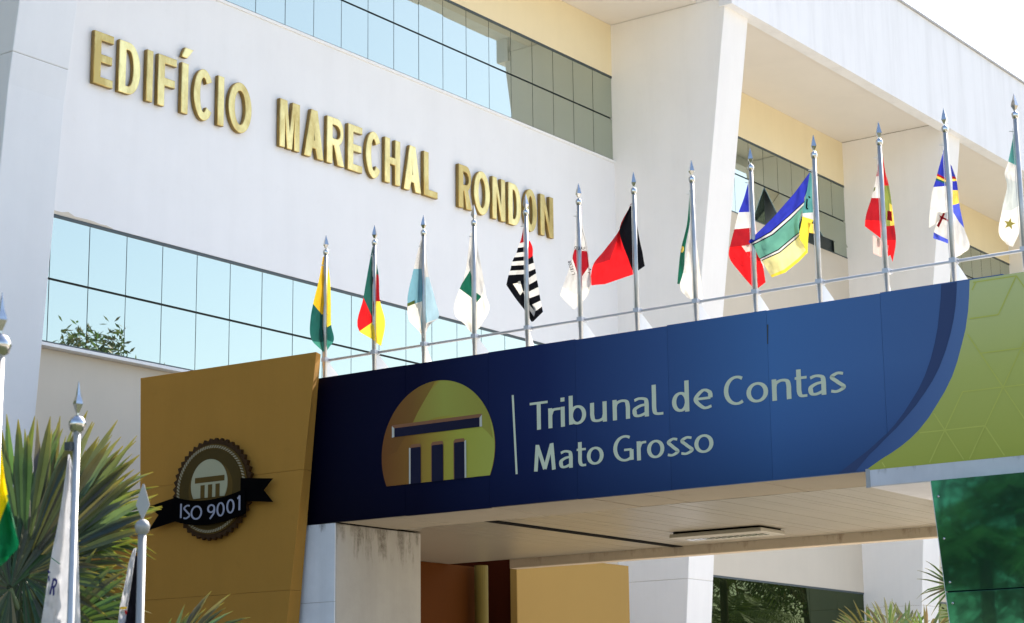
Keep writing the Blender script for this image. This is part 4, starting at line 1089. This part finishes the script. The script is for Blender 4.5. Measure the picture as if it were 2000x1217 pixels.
def fan_palm(name, label, base_px, D, leaves, trunk_r=.11):
    c = atd(*base_px, D)
    root = Vector((c.x, c.y, 0))
    t = empty(name, root); tag(t, label, 'palm')
    top = Vector((c.x, c.y, c.z))
    o = MB().tube([root, root.lerp(top, .5), top], [trunk_r * 1.2, trunk_r, trunk_r * .8], 12).build('trunk', BARK, t, True); o.location = -root
    for i, (hx_, hy_, dd, ax, nm, L, kw) in enumerate(leaves):
        hub = atd(hx_, hy_, D + dd)
        petiole(t, root, top - Vector((0, 0, .15)), hub)
        fan(t, root, hub, vdir(*ax), vdir(*nm), L, seed=i * 7 + int(D), **kw)
    return t
_A = dict(base=LC_['deep'], wid=.10, split=.5, droop=.05)
fan_palm('fan_palm', 'big grey green fan palm with yellow leaf tips behind the foreground poles', (90, 1330), 12.2, [
    (45, 1120, .0, (.10, 1, .1), (.25, .1, -1), 1.04, dict(spread=62, n=23, **_A)),
    (30, 1140, .35, (-.25, 1, .2), (.35, .2, -1), 1.14, dict(spread=70, n=18, base=LC_['mid'], wid=.09, split=.45, droop=.05)),
    (70, 1125, .55, (.32, 1, .1), (-.2, .2, -1), 1.10, dict(spread=45, n=15, base=LC_['grey'], wid=.085, split=.45, droop=.05)),
    (80, 1110, .8, (.58, .9, .0), (-.1, .3, -1), .92, dict(spread=42, n=17, base=LC_['pale'], wid=.07, split=.45, droop=.06)),
    (95, 1080, .7, (.85, .62, .0), (-.2, .5, -1), .68, dict(spread=48, n=18, base=LC_['pale'], wid=.062, droop=.08)),
    (115, 1040, .6, (1, .55, .1), (-.2, .5, -1), .50, dict(spread=60, n=18, base=LC_['pale'], wid=.052, droop=.1)),
    (100, 1110, .45, (1, .22, -.1), (0, .6, -1), .55, dict(spread=45, n=18, base=LC_['mid'], wid=.055, droop=.06)),
    (92, 1150, .3, (1, -.08, -.1), (0, .8, -1), .56, dict(spread=42, n=19, base=LC_['mid'], wid=.05, droop=.06)),
    (80, 1190, .2, (1, -.30, -.1), (0, .8, -1), .62, dict(spread=40, n=18, base=LC_['mid'], wid=.055, droop=.06)),
    (90, 1210, .25, (1, .05, -.1), (0, .8, -1), .57, dict(spread=40, n=16, base=LC_['deep'], wid=.055, droop=.06)),
    (10, 1100, .6, (.05, 1, .2), (.3, .2, -1), 1.0, dict(spread=60, n=20, base=LC_['pale'], wid=.08, split=.45, droop=.06)),
    (120, 1060, .9, (.7, .75, .1), (-.2, .3, -1), .74, dict(spread=55, n=20, base=LC_['mid'], wid=.06, droop=.08)),
    (95, 1050, .75, (.35, .95, .1), (-.2, .3, -1), .86, dict(spread=50, n=20, base=LC_['grey'], wid=.065, droop=.08)),
    (20, 1150, -.2, (-.4, .3, -.3), (.2, .8, -1), .85, dict(spread=120, n=30, base=LC_['deep'], wid=.07)),
    (60, 1190, .1, (.15, .5, .6), (.3, .6, -1), .8, dict(spread=130, n=34, base=LC_['deep'], wid=.07)),
    (120, 1230, -.1, (.3, .4, .0), (0, .6, -1), .55, dict(spread=120, n=30, base=LC_['deep'], wid=.05)),
    (45, 1125, -.1, (.6, -.8, -.2), (.2, .3, -1), .55, dict(spread=100, n=26, base=LC_['deep'], wid=.06)),
])
fan_palm('fan_palm', 'fan palm tips rising in front of the foot of the ochre wall', (420, 1480), 16.6, [
    (330, 1300, 0, (.6, .75, 0), (-.3, .4, -1), .78, dict(spread=32, n=11, base=LC_['grey'], wid=.05, split=.6)),
    (350, 1275, .2, (.95, .5, 0), (-.3, .5, -1), .72, dict(spread=24, n=9, base=LC_['deep'], wid=.045, split=.6)),
    (315, 1320, .3, (.5, .9, 0), (-.3, .4, -1), .70, dict(spread=30, n=9, base=LC_['deep'], wid=.05, split=.6)),
])
fan_palm('fan_palm', 'sunlit yellow green fan palm in front of the pier near the green screen', (1740, 1330), 31.0, [
    (1735, 1245, 0, (.0, 1, 0), (.2, .3, -1), .66, dict(spread=75, n=24, base=LC_['grey'], wid=.06, tip=LC_['dry'])),
    (1700, 1260, .3, (-.5, .9, 0), (.2, .3, -1), .78, dict(spread=55, n=16, base=LC_['mid'], wid=.055, tip=LC_['dry'])),
    (1770, 1250, .5, (.1, 1, .3), (.2, .5, -1), .70, dict(spread=65, n=20, base=LC_['pale'], wid=.06, tip=LC_['dry'])),
    (1690, 1250, -.3, (-.9, .5, -.2), (.2, .6, -1), .62, dict(spread=45, n=12, base=LC_['grey'], wid=.05, tip=LC_['dry'])),
    (1810, 1260, -.2, (.35, .9, 0), (.0, .4, -1), .72, dict(spread=55, n=16, base=LC_['pale'], wid=.055, tip=LC_['dry'])),
])
fan_palm('fan_palm', 'dark fan palm leaf peeping out left of the green screen', (1905, 1300), 26.0, [
    (1862, 1146, 0, (-.8, .45, 0), (.3, .2, -1), .50, dict(spread=75, n=13, base=LC_['deep'], wid=.035, split=.3, fold=.1)),
    (1880, 1200, .2, (-.5, -.2, 0), (.3, .2, -1), .35, dict(spread=60, n=9, base=LC_['deep'], wid=.03, split=.3, tip=LC_['dry'])),
])

# feather palms and trees that stand outside the frame and show in the glass
def feather_palm(label, loc, H, L, n=11, seed=1):
    rnd = random.Random(seed); loc = Vector(loc)
    t = empty('feather_palm', loc); tag(t, label, 'palm', None)
    MB().tube([(0, 0, 0), (.1, 0, H * .5), (0, .05, H)], [.16, .12, .10], 10).build('trunk', BARK, t, True)
    for k in range(n):
        a = 2 * PI * k / n + rnd.uniform(-.2, .2); el = rnd.uniform(.25, 1.25)
        V, F, C = [], [], []
        d = Vector((math.cos(a), math.sin(a), 0)); pts = []
        for i in range(15):
            s_ = i / 14
            pts.append(Vector((0, 0, H)) + d * (L * s_ * math.cos(el * (1 - .3 * s_))) + Vector((0, 0, L * (math.sin(el) * s_ - .75 * s_ * s_))))
        for i in range(1, 14):
            tg = (pts[i + 1] - pts[i - 1]).normalized() if i < 14 else tg
            lat = tg.cross(Vector((0, 0, 1))).normalized()
            for q in (0, .5):
                p0 = pts[i].lerp(pts[i + 1], q)
                ll = L * .30 * math.sin(PI * (i + q) / 15) ** .6 + .05
                for sgn in (-1, 1):
                    dr = (lat * sgn + tg * .55 - Vector((0, 0, .35 + .2 * rnd.random()))).normalized()
                    e = p0 + dr * ll; w2 = tg * .022
                    b0 = len(V); V += [p0 - w2, p0 + w2, p0.lerp(e, .6) + w2 * .9, e, p0.lerp(e, .6) - w2 * .9]
                    F += [(b0, b0 + 1, b0 + 2, b0 + 4), (b0 + 4, b0 + 2, b0 + 3)]
                    cb = LC_['pale'] if rnd.random() < .5 else LC_['mid']
                    C += [cb] * 5
        leaf_obj('leaf', V, F, C, t, (0, 0, 0))
    return t
feather_palm('feather palm mirrored in the upper left of the green screen', (7.0, 12.1, 0), 4.3, 2.0, 15, 3)
feather_palm('feather palm mirrored in the middle of the green screen', (4.6, 12.4, 0), 5.2, 2.3, 15, 5)
feather_palm('feather palm mirrored in the lower part of the green screen', (2.0, 15.2, 0), 4.4, 2.6, 15, 8)
feather_palm('feather palm mirrored on the left of the dark ground floor window', (46.3, 15.3, 0), 6.0, 2.5, 17, 11)
feather_palm('feather palm mirrored in the dark ground floor window', (49, 13.8, 0), 4.6, 2.4, 15, 14)
feather_palm('feather palm mirrored on the right of the dark ground floor window', (53, 12, 0), 5.2, 2.6, 15, 17)

def broad_tree(label, loc, H, crown, n_br, leaves, seed, airy=False):
    rnd = random.Random(seed); loc = Vector(loc)
    t = empty('leafy_tree', loc); tag(t, label, 'tree')
    mb = MB(); mb.tube([(0, 0, 0), (.15, .1, H * .3), (0, 0, H * .6)], [.28, .2, .14], 10)
    tips = []
    for k in range(n_br):
        a = 2 * PI * k / n_br + rnd.uniform(-.3, .3); r_ = crown * rnd.uniform(.25, 1.0)
        e = Vector((math.cos(a) * r_, math.sin(a) * r_, H * rnd.uniform(.72 if airy else .55, 1.0) - r_ * .35))
        m_ = Vector((math.cos(a) * r_ * .4, math.sin(a) * r_ * .4, H * .66))
        mb.tube([(0, 0, H * .55), m_, e], [.09, .05, .015], 6)
        for s_ in range(4):
            f_ = e + Vector((rnd.uniform(-1, 1), rnd.uniform(-1, 1), rnd.uniform(-.3, .9))) * crown * .22
            mb.tube([m_.lerp(e, .6), f_], [.025, .008], 5); tips.append(f_)
        tips.append(e)
    mb.build('trunk', BARK, t, True)
    V, F, C = [], [], []
    for p_ in tips:
        for k in range(leaves):
            c = p_ + Vector((rnd.gauss(0, 1), rnd.gauss(0, 1), rnd.gauss(0, .8))) * crown * .085
            d = Vector((rnd.uniform(-1, 1), rnd.uniform(-1, 1), rnd.uniform(-1, .3))).normalized() * .13
            s_ = d.cross(Vector((rnd.uniform(-1, 1), rnd.uniform(-1, 1), rnd.uniform(-1, 1)))).normalized() * .04
            b0 = len(V); V += [c - d, c + s_, c + d, c - s_]; F.append((b0, b0 + 1, b0 + 2, b0 + 3))
            cb = [x_ * rnd.uniform(.7, 1.3) for x_ in LC_['mid']]; C += [cb] * 4
    leaf_obj('crown', V, F, C, t, (0, 0, 0))
broad_tree('leafy tree mirrored at the left end of the lower windows', (38.2, -1.5, 0), 13.3, 2.9, 15, 60, 4, True)
broad_tree('leafy tree mirrored right of the first one in the lower windows', (40.9, -1.8, 0), 12.7, 2.4, 12, 55, 9, True)
broad_tree('dense tree mirrored behind the palms in the green screen', (-9, 20, 0), 10.5, 4.6, 18, 40, 21)
broad_tree('dense tree mirrored at the right of the green screen', (-11, 16.2, 0), 9.5, 4.2, 16, 40, 22)
broad_tree('dense tree mirrored behind the palms in the ground floor window', (64, 8.5, 0), 11.5, 4.6, 18, 40, 23)
broad_tree('dense tree mirrored at the right of the ground floor window', (74, 6.0, 0), 12.5, 5.0, 18, 40, 24)
broad_tree('dense tree mirrored at the left end of the ground floor window', (58, 8.6, 0), 12.0, 5.0, 18, 40, 25)
